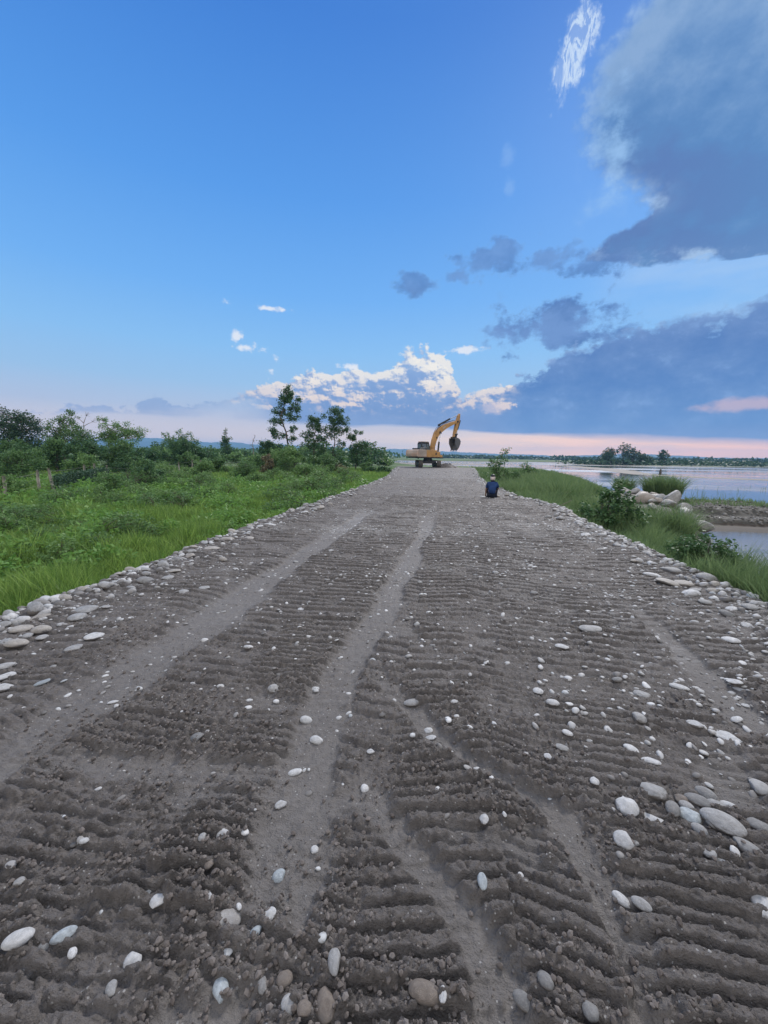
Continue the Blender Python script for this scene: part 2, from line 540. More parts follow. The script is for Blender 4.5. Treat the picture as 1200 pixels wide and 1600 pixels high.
def mat_stone(name, c1, c2, mud=0.25):
    m, g, out = new_mat(name)
    co = objco(g)
    rnd = g.new('ShaderNodeObjectInfo').outputs['Random']
    mp = g.new('ShaderNodeVectorMath', operation='ADD')
    g.l.new(co, mp.inputs[0])
    g.put(mp.inputs[1], g.xyz(g.mul(rnd, 31.0), g.mul(rnd, 17.0), rnd))
    n = g.noise(mp.outputs[0], 2.2, 7.0, 0.62, 0.4)
    nf = g.noise(mp.outputs[0], 14.0, 5.0, 0.7)
    c = g.mix(g.step(n, 0.3, 0.7), c1, c2)
    c = g.mix(g.step(rnd, 0.0, 1.0, 0.0, 0.35), c, tuple(k * 0.55 for k in c1))
    vein = g.step(g.m('ABSOLUTE', g.sub(g.noise(mp.outputs[0], 1.3, 4.0, 0.6, 1.2), 0.5)), 0.018, 0.0)
    c = g.mix(g.mul(vein, 0.35), c, tuple(min(0.7, k * 1.5) for k in c2))
    c = g.mix(g.step(nf, 0.55, 0.8, 0.0, 0.45), c, tuple(k * 0.6 for k in c1))
    smear = g.step(g.noise(mp.outputs[0], 0.9, 5.0, 0.65, 0.5), 0.50, 0.78, 0.0, 0.55 * (mud > 0))
    c = g.mix(smear, c, (0.15, 0.135, 0.122))
    sp = g.new('ShaderNodeSeparateXYZ')
    g.l.new(co, sp.inputs[0])
    md = g.step(g.add(sp.outputs[2], g.mul(g.sub(n, 0.5), 1.8)), 0.15 + mud, -0.35 + mud)
    c = g.mix(md, c, (0.135, 0.12, 0.108))
    princ(g, out, c, g.step(nf, 0.3, 0.7, 0.45, 0.75), 0.35, (nf, 0.35, 0.05))
    return m


M = {}
M['mud'] = mat_mud()
M['ground'] = mat_ground()
M['water'] = mat_water()
M['white'] = mat_stone('white_stone', (0.40, 0.398, 0.39), (0.58, 0.575, 0.565), 0.12)
M['pale'] = mat_stone('pale_grey_stone', (0.25, 0.245, 0.238), (0.37, 0.365, 0.355), 0.2)
M['cream'] = mat_stone('cream_stone', (0.28, 0.255, 0.225), (0.39, 0.36, 0.32), 0.1)
M['grey'] = mat_stone('grey_stone', (0.16, 0.157, 0.153), (0.25, 0.245, 0.235), 0.25)
M['blue'] = mat_stone('bluish_stone', (0.26, 0.29, 0.305), (0.40, 0.435, 0.45), 0.1)
M['brown'] = mat_stone('brown_stone', (0.14, 0.115, 0.095), (0.22, 0.185, 0.155), 0.25)
M['slab'] = mat_stone('broken_slab_stone', (0.24, 0.225, 0.21), (0.32, 0.305, 0.285), -0.3)

# ------------------------------------------------------------------ the dirt track on its embankment
LANES = [  # (y samples, x samples, half width, y from, y to)
    ([-3, 0.0, 0.84, 1.2, 1.6, 2.46, 4.0, 7.9, 20, 40], [-0.6, -0.6, -0.60, -0.56, -0.63, -0.72, -0.61, -0.43, -0.2, 0.1], 0.13, -3, 12),
    ([-3, 1.5, 3.1, 6.9, 12, 20], [-2.3, -2.27, -2.22, -2.24, -2.2, -2.1], 0.175, -3, 13),
    ([0.0, 0.98, 1.12, 1.31, 1.57, 1.83, 2.2], [0.27, 0.24, 0.19, 0.04, -0.23, -0.40, -0.60], 0.075, -3, 2.1),
    ([0.0, 1.11, 1.39, 1.75, 2.09, 2.7, 3.3], [0.62, 0.64, 0.68, 0.51, 0.03, -0.42, -0.6], 0.075, -3, 3.1),
    ([1.8, 2.03, 2.49, 2.8], [1.40, 1.49, 1.68, 1.8], 0.085, 1.9, 2.65),
    ([2.4, 3.2, 4.2, 5.5], [1.9, 2.0, 2.1, 2.15], 0.10, 2.5, 5.0),
]
STRIPS = [-4.3, -3.45, -2.75, -2.1, -1.45, -0.75, -0.25, 0.30, 0.66, 1.28, 1.72, 2.25, 2.8, 3.3, 4.2]
_rs = random.Random(5)
STRIP_PAR = [(_rs.uniform(0.066, 0.080), _rs.random(), _rs.uniform(-0.22, 0.22), _rs.uniform(0.75, 1.15)) for _ in STRIPS]


def edge_left(y):
    return np.interp(y, [-5, 20, 30, 40, 52, 64], [-4.12, -4.1, -4.4, -5.3, -6.6, -7.4]) + 0.42 * fbm(y * 0.6, y * 0 + 3.0, 71, 5, 0.6)


def edge_right(y):
    return np.interp(y, [-5, 4, 9, 14.5, 17.1, 21.4, 23.6, 26.5, 34, 44, 56, 64], [3.5, 3.52, 3.52, 3.58, 3.0, 2.75, 2.55, 2.4, 2.6, 3.2, 3.7, 4.2]) + 0.42 * fbm(y * 0.6, y * 0 + 8.0, 77, 5, 0.6)


def road_height(x, y, full=True):
    """height of the track and how sandy / dusty it is"""
    wob = 0.13 * fbm(x * 2.2, y * 2.2, 3, 3) + 0.07 * fbm(x * 11, y * 11, 4, 3)
    lane = np.zeros_like(x)
    for ys, xs, w, y0, y1 in LANES:
        xl = np.interp(y, ys, xs)
        ww = w * (0.75 + 0.7 * vnoise(x * 0 + 1.7, y * 1.3, int(w * 1000)))
        k = sstep(np.abs(x - xl + wob), ww * 1.30, ww * 0.75) * sstep(y, y1, y1 * 0.72 if y1 > 0 else y1) * (y > y0)
        lane = np.maximum(lane, k)
    # smeared cross mark joining two of the wheel marks, and odd flattened spots
    cross = sstep(np.abs(y - (1.60 + 0.10 * (x + 2.0)) + wob * 1.2), 0.13, 0.05) * sstep(x, -2.2, -1.9) * sstep(x, -0.7, -0.9)
    lane = np.maximum(lane, cross * 0.9)
    spot = sstep(fbm(x * 1.9 + 5, y * 2.6, 13, 5, 0.6), 0.13, 0.27) * sstep(y, 9, 4)
    lane = np.maximum(lane, spot * 0.75)
    lane = lane * (1 - 0.75 * sstep(fbm(x * 2.6, y * 2.0, 14, 5, 0.62), 0.02, 0.20) * sstep(y, 2.4, 1.2))
    lane = lane * (0.80 + 0.20 * sstep(fbm(x * 7, y * 5, 15, 4), -0.1, 0.1))
    ribs = 1.0 - lane
    b = np.array(STRIPS)
    xx = x + 0.05 * fbm(y * 0.8, y * 0 + 1.0, 21, 3) + 0.012 * fbm(x * 20, y * 20, 22, 2)
    idx = np.clip(np.searchsorted(b, xx.ravel()).reshape(x.shape) - 1, 0, len(STRIPS) - 2)
    par = np.array(STRIP_PAR)
    pitch = par[idx, 0]
    xc = (b[idx] + b[idx + 1]) * 0.5
    hw = (b[idx + 1] - b[idx]) * 0.5
    s = (xx - xc) / hw
    ph = (y + par[idx, 2] * (x - xc) + 0.06 * fbm(x * 2.0 + idx * 3.1, y * 2.0, 31, 3) + (0.030 - 0.016 * sstep(y, 2, 4)) * fbm(x * 12, y * 12, 32, 3)) / pitch + par[idx, 1]
    y0 = 1.9 + 1.3 * hash01(idx.astype(np.float64), idx * 0.0 + 3.0, 95) + 1.2 * fbm(x * 1.5, y * 0.8, 96, 3)
    y1_ = 6.0 + 2.5 * hash01(idx.astype(np.float64), idx * 0.0 + 5.0, 97) + 3.0 * fbm(x * 1.2, y * 0.5, 98, 3)
    mult = np.where(y > y1_, 2.9, np.where(y > y0, 1.75, 1.0))
    ph = ph / mult
    t = ph - np.floor(ph)
    prof = np.where(t < 0.17, 0.5 - 0.5 * np.cos(np.pi * t / 0.17), np.where(t < 0.66, 1.0 - 0.12 * (t - 0.17) / 0.49, np.where(t < 0.86, 0.44 + 0.44 * np.cos(np.pi * (t - 0.66) / 0.20), 0.0)))
    rowid = np.floor(ph)
    ragged = hash01(rowid, idx.astype(np.float64), 91)
    amp = 0.038 * par[idx, 3] * np.interp(y, [0, 1.6, 3.0, 6.0, 12.0, 30.0], [0.95, 0.95, 0.90, 0.90, 0.85, 0.80]) * (0.60 + 0.65 * vnoise(x * 1.3, y * 1.0, 41)) * (0.75 + 0.5 * ragged)
    amp = amp * (0.30 + 0.70 * sstep(fbm(x * 3.2 + 3, y * 3.2, 43, 3), -0.22, 0.02))
    ends = 1 - (0.55 - 0.45 * sstep(y, 1.8, 3.2)) * sstep(np.abs(s), 0.86, 1.0)
    zone = sstep(x + 0.25 * fbm(x * 3, y * 3, 45, 3), -0.15, -0.45) * sstep(y + 0.4 * fbm(x * 2, y * 2, 46, 3), 2.0, 1.5)
    h = ribs * ends * amp * prof * (1 - 0.40 * zone * sstep(fbm(x * 1.7, y * 1.7, 50, 3), -0.15, 0.1))
    h = h + ribs * 0.012 * sstep(np.abs(s), 0.82, 0.98) * vnoise(x * 9, y * 5, 44) * sstep(y, 4, 2)
    # broken crumbs
    crumble = sstep(fbm(x * 1.9, y * 2.3, 51, 3), -0.10, 0.16) * (1 - 0.5 * sstep(y, 2.2, 4))
    crumble = np.maximum(crumble, 0.45 * zone)
    h = h + ribs * (0.35 + crumble) * ((0.030 - 0.021 * sstep(y, 1.8, 4)) * fbm(x * 17, y * 20, 52, 5, 0.65))
    if full:
        d1, r1 = worley(x * 24, y * 30, 61)
        h = h + ribs * (0.25 + 0.75 * crumble) * np.where(r1 > 0.45, 0.021 * r1 * sstep(d1, 0.62, 0.05), 0.0)
        d2, r2 = worley(x * 60, y * 66, 63)
        h = h + (0.2 + 0.8 * ribs) * np.where(r2 > 0.5, 0.008 * r2 * sstep(d2, 0.62, 0.1), 0.0)
        dz, rz_ = worley(x * 11 + 0.3 * fbm(x * 20, y * 20, 47, 3), y * 13 + 0.3 * fbm(x * 20, y * 20, 48, 3), 49)
        h = h + ribs * zone * np.where(rz_ > 0.55, 0.030 * rz_ * sstep(dz, 0.6, 0.1), 0.0)
        cw = 0.02 * fbm(x * 25, y * 25, 92, 3)
        ck, r3 = worley((x + cw) * 15, (y + cw) * 21, 93, True)
        h = h - ribs * prof * np.where(r3 > 0.3, 0.010 * sstep(ck, 0.16, 0.0), 0.0) + ribs * prof * 0.010 * (r3 - 0.5)
        h = h + (0.3 + 0.7 * ribs) * 0.007 * fbm(x * 70, y * 70, 64, 3, 0.6)
    h = h - lane * 0.016 + lane * 0.020 * fbm(x * 6, y * 5, 65, 5, 0.6) + lane * 0.006 * fbm(x * 40 + y * 6, y * 9, 70, 3)
    far = sstep(y, 2.5, 14)
    h = h + 0.05 * fbm(x * 0.7, y * 0.55, 66, 3) + far * 0.030 * fbm(x * 1.4, y * 3.5, 67, 4)
    el = edge_left(y)
    er = edge_right(y)
    rim = 0.05 * sstep(x, el + 0.9, el + 0.1) + 0.05 * sstep(x, er - 0.9, er - 0.1)
    h = h + rim * (0.6 + fbm(x * 3, y * 3, 68, 3))
    dl = np.maximum(el - x, 0)
    dr = np.maximum(x - er, 0)
    lump = 1 + 0.5 * fbm(x * 6, y * 6, 69, 3)
    h = h - lump * (0.95 * dl * sstep(dl, 0, 0.35) + 0.80 * dr * sstep(dr, 0, 0.35))
    h = h - np.maximum(y - 62.0, 0) * 0.55
    dust = sstep(fbm(x * 0.9 + 2, y * 0.9, 81, 4), 0.05, 0.24) * sstep(y, 2.6, 5.0) * (0.85 - 0.45 * sstep(y, 9, 14))
    dust = np.maximum(dust, sstep(np.abs(y - 8.6 - 0.12 * x + 1.0 * fbm(x * .8, y * .8, 83, 3)), 0.9, 0.2) * 0.8)
    dust = np.maximum(dust, 0.25 * sstep(y, 3, 8) * sstep(fbm(x * 2.2, y * 3.0, 86, 4), 0.08, 0.24))
    dust = np.maximum(dust, 0.9 * sstep(fbm(x * 2.4, y * 12.0, 87, 4, 0.6), 0.10, 0.24) * sstep(y, 2.0, 4.0) * (0.5 + 0.5 * sstep(x, -1.5, 1.0)))
    dust = dust * (0.35 + 0.65 * sstep(fbm(x * 5, y * 7, 82, 3), -0.08, 0.16))
    sand = np.maximum(lane, 0.30 * (1 - prof) * ribs * sstep(fbm(x * 1.1 + 7, y * 1.1, 84, 3), -0.05, 0.2))
    sand = np.maximum(sand, 0.15 * sstep(y, 9, 30) * sstep(fbm(x * 0.8, y * 0.5, 85, 3), 0.0, 0.2))
    return h, sand, dust


def make_track():
    xs = np.concatenate([np.arange(-5.9, -4.45, 0.06), np.arange(-4.45, -1.9, 0.009), np.arange(-1.9, 2.0, 0.0055), np.arange(2.0, 3.9, 0.009), np.arange(3.9, 5.8, 0.06)])
    ys = [-3.0]
    while ys[-1] < 9.0:
        y = ys[-1]
        ys.append(y + (0.05 if y < 0.45 else min(0.0125, max(0.0042, 0.0046 * y))))
    ys = np.array(ys)
    X, Y = np.meshgrid(xs, ys)
    Z, S, D = road_height(X, Y)
    v1 = np.stack([X, Y, Z], -1).reshape(-1, 3)
    f1 = grid_faces(len(ys), len(xs))
    xs2 = np.concatenate([np.arange(-9.2, -4.6, 0.08), np.arange(-4.6, 3.8, 0.022), np.arange(3.8, 6.6, 0.08)])
    ys2 = [ys[-1]]
    while ys2[-1] < 65.5:
        y = ys2[-1]
        ys2.append(y + (0.017 if y < 16 else (0.045 if y < 30 else 0.11)))
    ys2 = np.array(ys2)
    X2, Y2 = np.meshgrid(xs2, ys2)
    Z2, S2, D2 = road_height(X2, Y2)
    v2 = np.stack([X2, Y2, Z2], -1).reshape(-1, 3)
    f2 = grid_faces(len(ys2), len(xs2), len(v1))
    me = mesh_np('dirt_track', np.concatenate([v1, v2]), [f1, f2], {'sand': np.concatenate([S.ravel(), S2.ravel()]), 'dust': np.concatenate([D.ravel(), D2.ravel()])})
    o = link('dirt_track', me, M['mud'])
    tag(o, kind='structure')


make_track()

# ------------------------------------------------------------------ terrain, river, sandbars, hills
WATER_Z = -1.7
RIV_Y = [-60, 0, 12.6, 17.6, 22, 27, 35, 45, 62, 103, 115, 135, 250, 290, 320, 400, 520, 620, 700, 800]
RIV_X = [5.2, 5.7, 8.3, 9.8, 12.0, 13.6, 15, 16.8, 20, 26, 10, -12, -40, -30, 30, 110, 210, 330, 900, 6000]


def river_edge(y):
    return np.interp(y, RIV_Y, RIV_X)


def terrain(x, y):
    n = fbm(x * 0.12, y * 0.12, 101, 4) * 0.55 + fbm(x * 0.9, y * 0.9, 102, 3) * 0.14
    field = -0.95 + n
    xe = river_edge(y) + 1.2 * fbm(x * 0.05 + y * 0.35, y * 0.35, 103, 3)
    d = xe - x                                   # metres inland of the water's edge
    bank = np.interp(d, [-6, -2, 0, 1.0, 3.5, 7, 14], [-2.7, -2.2, -1.72, -1.35, -0.95, -0.80, -0.7])
    bank = bank + n * 0.35
    k = sstep(x, -6.0, 2.0) * sstep(y, 130, 90)
    z = field * (1 - k) + np.minimum(bank, 0) * k
    z = np.where(d < 6, np.minimum(z, bank), z)
    far = sstep(y, 300, 900)
    z = z + far * 0.6 * (d > 10)
    # keep the sheet well below the embankment
    inr = sstep(x, -5.3, -4.7) * sstep(x, 4.7, 4.1) * sstep(y, 66, 63)
    return z * (1 - inr) + (-1.1) * inr


def make_ground():
    def axis(lo, hi, near, grow, cap):
        a = [0.0]
        while a[-1] < hi:
            a.append(a[-1] + min(cap, max(near, abs(a[-1]) * grow)))
        b = [0.0]
        while b[-1] > lo:
            b.append(b[-1] - min(cap, max(near, abs(b[-1]) * grow)))
        return np.array(b[::-1][:-1] + a)
    xs = axis(-6000, 6000, 0.35, 0.03, 300)
    ys = axis(-150, 6000, 0.35, 0.022, 300)
    X, Y = np.meshgrid(xs, ys)
    Z = terrain(X, Y)
    me = mesh_np('ground', np.stack([X, Y, Z], -1).reshape(-1, 3), [grid_faces(len(ys), len(xs))])
    tag(link('ground', me, M['ground']), kind='structure')


make_ground()


def make_water():
    xs = np.concatenate([np.linspace(-200, 100, 31), np.linspace(150, 3500, 30)])
    ys = np.concatenate([np.linspace(-60, 200, 27), np.linspace(220, 1000, 40)])
    X, Y = np.meshgrid(xs, ys)
    me = mesh_np('river', np.stack([X, Y, X * 0 + WATER_Z], -1).reshape(-1, 3), [grid_faces(len(ys), len(xs))])
    tag(link('river', me, M['water']), kind='structure')


make_water()


def mat_sand(name, c1, c2, scale=1.5, wet=(0.13, 0.115, 0.095)):
    m, g, out = new_mat(name)
    pos = geopos(g)
    n = g.noise(pos, scale, 7.0, 0.65)
    nf = g.noise(pos, scale * 12, 4.0, 0.7)
    sp = g.new('ShaderNodeSeparateXYZ')
    g.l.new(pos, sp.inputs[0])
    c = g.mix(g.step(n, 0.3, 0.7), c1, c2)
    c = g.mix(g.step(nf, 0.5, 0.75, 0.0, 0.5), c, tuple(k * 1.2 for k in c2))
    c = g.mix(g.step(g.add(sp.outputs[2], g.mul(g.sub(n, 0.5), 0.1)), WATER_Z + 0.12, WATER_Z + 0.01), c, wet)
    princ(g, out, c, 0.8, 0.35, (nf, 0.5, 0.03))
    return m


M['bar'] = mat_sand('river_sand', (0.15, 0.13, 0.112), (0.20, 0.182, 0.158), 0.3)
M['gravelbar'] = mat_sand('bank_gravel', (0.042, 0.038, 0.030), (0.078, 0.072, 0.058), 2.5)
M['mudflat'] = mat_sand('wet_mud', (0.042, 0.031, 0.022), (0.062, 0.047, 0.033), 1.0, (0.04, 0.031, 0.022))
M['greenbar'] = mat_sand('grassy_islet_soil', (0.06, 0.085, 0.04), (0.095, 0.12, 0.06), 0.15)


def ribbon(name, pts, hws, h, mat, seed=0, n=70, k=15):
    """a low bank of earth along a line, rising from below the water"""
    pts = np.array(pts, float)
    d = np.concatenate([[0], np.cumsum(np.hypot(*np.diff(pts, axis=0).T))])
    t = np.linspace(0, d[-1], n)
    cx = np.interp(t, d, pts[:, 0])
    cy = np.interp(t, d, pts[:, 1])
    hw = np.interp(t, d, hws)
    tx = np.gradient(cx)
    ty = np.gradient(cy)
    L = np.hypot(tx, ty)
    nx, ny = ty / L, -tx / L
    s = np.linspace(-1, 1, k)
    wob = 1 + 0.5 * fbm(t[:, None] / 9.0 + 0 * s[None, :], np.sign(s)[None, :] * 3 + 0 * t[:, None], seed, 3)
    X = cx[:, None] + nx[:, None] * hw[:, None] * s[None, :] * wob
    Y = cy[:, None] + ny[:, None] * hw[:, None] * s[None, :] * wob
    endf = np.minimum(1, np.minimum(t, t[-1] - t) / (0.12 * t[-1]))[:, None]
    prof = np.sqrt(np.clip(1 - s ** 2, 0, 1))[None, :] * np.sqrt(endf)
    Z = WATER_Z - 0.12 + (h + 0.12) * prof * (0.8 + 0.5 * fbm(X * 0.4, Y * 0.4, seed + 5, 4))
    me = mesh_np(name, np.stack([X, Y, Z], -1).reshape(-1, 3), [grid_faces(n, k)])
    return tag(link(name, me, mat), kind='structure')


ribbon('sandbar', [(56, 215), (55.7, 150), (46, 103), (52.4, 91.2), (60.1, 85.5), (80, 74)], [6, 7, 4, 3.2, 3.4, 4], 0.16, M['bar'], 1)
ribbon('sandbar', [(39, 313), (60, 279), (76, 252), (95, 240), (150, 245)], [7, 6, 5, 5, 6], 0.14, M['bar'], 2)
ribbon('sandbar', [(-30, 190), (-14, 180), (6, 190), (26, 200)], [16, 20, 16, 8], 0.25, M['bar'], 3)
ribbon('sandbar', [(95, 160), (150, 150), (210, 165)], [4, 5, 4], 0.12, M['bar'], 4)
ribbon('islet', [(75, 300), (100, 272), (135, 276), (180, 300), (250, 340)], [10, 14, 14, 10, 6], 0.5, M['greenbar'], 5)
ribbon('islet', [(180, 420), (260, 400), (360, 430)], [10, 16, 10], 0.5, M['greenbar'], 6)


def make_spit():
    xs = np.linspace(8.5, 23.5, 150)
    ys = np.linspace(17.5, 32, 140)
    X, Y = np.meshgrid(xs, ys)
    e = 0.9 * fbm(X * 0.5, Y * 0.5, 201, 4)
    # upper terrace, lower terrace and a mud beach in front
    fx = sstep(X, 21.5 + e, 19.6 + e)
    up = sstep(Y + e, 24.2, 25.0) * sstep(Y + e, 31.0, 29.5) * sstep(X, 21.0 + e, 19.8 + e)
    lo = sstep(Y + 0.6 * e, 22.5, 23.1) * sstep(Y + e, 31.5, 30) * fx
    beach = sstep(Y + e * 0.8, 18.2, 22.4) * sstep(Y, 32, 30) * sstep(X, 22.0, 18.0)
    Z = WATER_Z - 0.18 + 0.24 * beach + 0.30 * lo + 0.36 * up + 0.10 * fbm(X * 3, Y * 3, 202, 4) * (lo + up) + 0.02 * fbm(X * 2, Y * 2, 203, 3)
    V = np.stack([X, Y, Z], -1).reshape(-1, 3)
    me = mesh_np('gravel_spit', V, [grid_faces(140, 150)])
    me.materials.append(M['mudflat'])
    me.materials.append(M['gravelbar'])
    hi = ((lo + up) > 0.25)[:-1, :-1].ravel()
    me.polygons.foreach_set('material_index', hi.astype(np.int32))
    tag(link('gravel_spit', me), kind='structure')


make_spit()


def make_hills():
    prof = [(-80, 1.0), (-60, 0.9), (-52.6, 0.75), (-47, 1.0), (-42.7, 1.47), (-40, 1.62), (-38, 1.72), (-36, 1.55), (-34.4, 1.55), (-32, 1.38), (-30, 1.45), (-27.4, 1.3), (-24, 1.3), (-20, 1.15), (-16.2, 1.13), (-12, 0.98), (-9, 0.95), (-5.3, 1.05), (-2, 0.85), (1, 0.78), (3.6, 0.62), (7, 0.55), (11.2, 0.5), (14, 0.38), (16.6, 0.45), (20, 0.62), (22.3, 0.82), (25, 0.72), (28.5, 0.62), (30.5, 0.45), (32.4, 0.40), (34.8, 0.48), (38, 0.7), (45, 0.8), (60, 0.6), (80, 0.6)]
    az = np.linspace(-80, 80, 700)
    el = np.interp(az, [p[0] for p in prof], [p[1] for p in prof])
    fr = np.linspace(0, 1, 24)
    A, F = np.meshgrid(np.radians(az), fr)
    E = np.tile(el, (24, 1))
    D = 3900 + 1600 * F
    peak = 4700 * np.tan(np.radians(E))
    shape = np.sin(np.pi * F) ** 1.2
    H = peak * shape * (1 + 0.0 * A) + 16 * fbm(np.degrees(A) * 1.2, F * 5, 301, 5) * shape
    ridge = 1 + 0.22 * fbm(np.degrees(A) * 0.9, F * 3, 303, 4)
    Z = -2 + H * ridge
    X = D * np.sin(A)
    Y = D * np.cos(A)
    me = mesh_np('hills', np.stack([X, Y, Z], -1).reshape(-1, 3), [grid_faces(24, 700)])
    m, g, out = new_mat('wooded_hillside')
    n = g.noise(geopos(g), 0.012, 5.0, 0.6)
    princ(g, out, g.mix(g.step(n, 0.35, 0.65), (0.035, 0.055, 0.028), (0.06, 0.085, 0.04)), 0.9, 0.1)
    tag(link('hills', me, m), kind='structure')


make_hills()
HAZE_ON = True
if HAZE_ON:
    bm = bmesh.new()
    bmesh.ops.create_cube(bm, size=1.0)
    me = bpy.data.meshes.new('haze')
    bm.to_mesh(me)
    bm.free()
    hz = link('haze', me)
    hz.scale = (12400, 7000, 165)
    hz.location = (0, 2700, 82.5 - 4.0)
    m, g, out = new_mat('blue_evening_air')
    vol = g.new('ShaderNodeVolumePrincipled')
    vol.inputs['Color'].default_value = (0.30, 0.60, 1.0, 1)
    vol.inputs['Density'].default_value = 0.00021
    vol.inputs['Anisotropy'].default_value = 0.0
    g.l.new(vol.outputs[0], out.inputs['Volume'])
    me.materials.append(m)
    tag(hz, kind='stuff')

# ------------------------------------------------------------------ stones
def ico(sub):
    bm = bmesh.new()
    bmesh.ops.create_icosphere(bm, subdivisions=sub, radius=1.0)
    v = np.array([p.co[:] for p in bm.verts])
    f = np.array([[q.index for q in p.verts] for p in bm.faces])
    bm.free()
    return v, f


def stone_shape(v, seed, angular=0.0):
    """unit pebble: smooth low-frequency lumps, a few flattened sides"""
    rs = np.random.RandomState(seed)
    r = np.ones(len(v))
    for k in range(4):
        d = rs.normal(size=3)
        d /= np.linalg.norm(d)
        r += rs.uniform(-0.10, 0.10) * (v @ d) + rs.uniform(-0.10, 0.08) * (v @ d) ** 2
    for k in range(5 + int(angular * 6)):
        d = rs.normal(size=3)
        d /= np.linalg.norm(d)
        c = rs.uniform(0.74, 0.95) - 0.12 * angular
        t = v @ d
        cut = np.where(t > 0, c / np.maximum(t, 1e-3), 9)
        blend = 0.85 if angular else 0.5
        r = np.where(cut < r, r + (cut - r) * blend, r)
    w = v * r[:, None]
    w *= rs.uniform(0.96, 1.04)
    return w


STONE_V, STONE_F = ico(4)
STONE_MESH = {}
for _c in ('white', 'pale', 'cream', 'grey', 'blue', 'brown', 'slab'):
    for _k in range(5):
        _v = stone_shape(STONE_V, 100 + _k * 7 + len(_c), 0.9 if (_c == 'slab' or _k == 4) else (0.0, 0.25, 0.1, 0.4)[_k])
        _v = _v * (1 + 0.035 * fbm(_v[:, 0] * 3 + _v[:, 2] * 2.3, _v[:, 1] * 3 + _k * 5, 401 + _k, 4))[:, None]
        STONE_MESH[_c, _k] = mesh_np('cobble_' + _c, _v, [STONE_F])
        STONE_MESH[_c, _k].materials.append(M[_c])

_st = random.Random(11)


def track_z(x, y):
    return float(road_height(np.array([[x]], float), np.array([[y]], float))[0][0, 0])


def put_stone(x, y, a, b, c, colour, label, group=None, sink=0.35, rz=None, tilt=0.2, name='cobble', z=None, cat='stone', k=None):
    """a, b, c = half length, half width, half height"""
    o = link(name, STONE_MESH[colour, _st.randrange(5) if k is None else k])
    o.scale = (a, b, c)
    zz = track_z(x, y) if z is None else z
    o.location = (x, y, zz + c * (1 - 2 * sink) * 0.9)
    o.rotation_euler = (_st.uniform(-tilt, tilt), _st.uniform(-tilt, tilt), _st.uniform(-0.6, 0.6) if rz is None else rz)
    tag(o, label, cat, group)
    return o


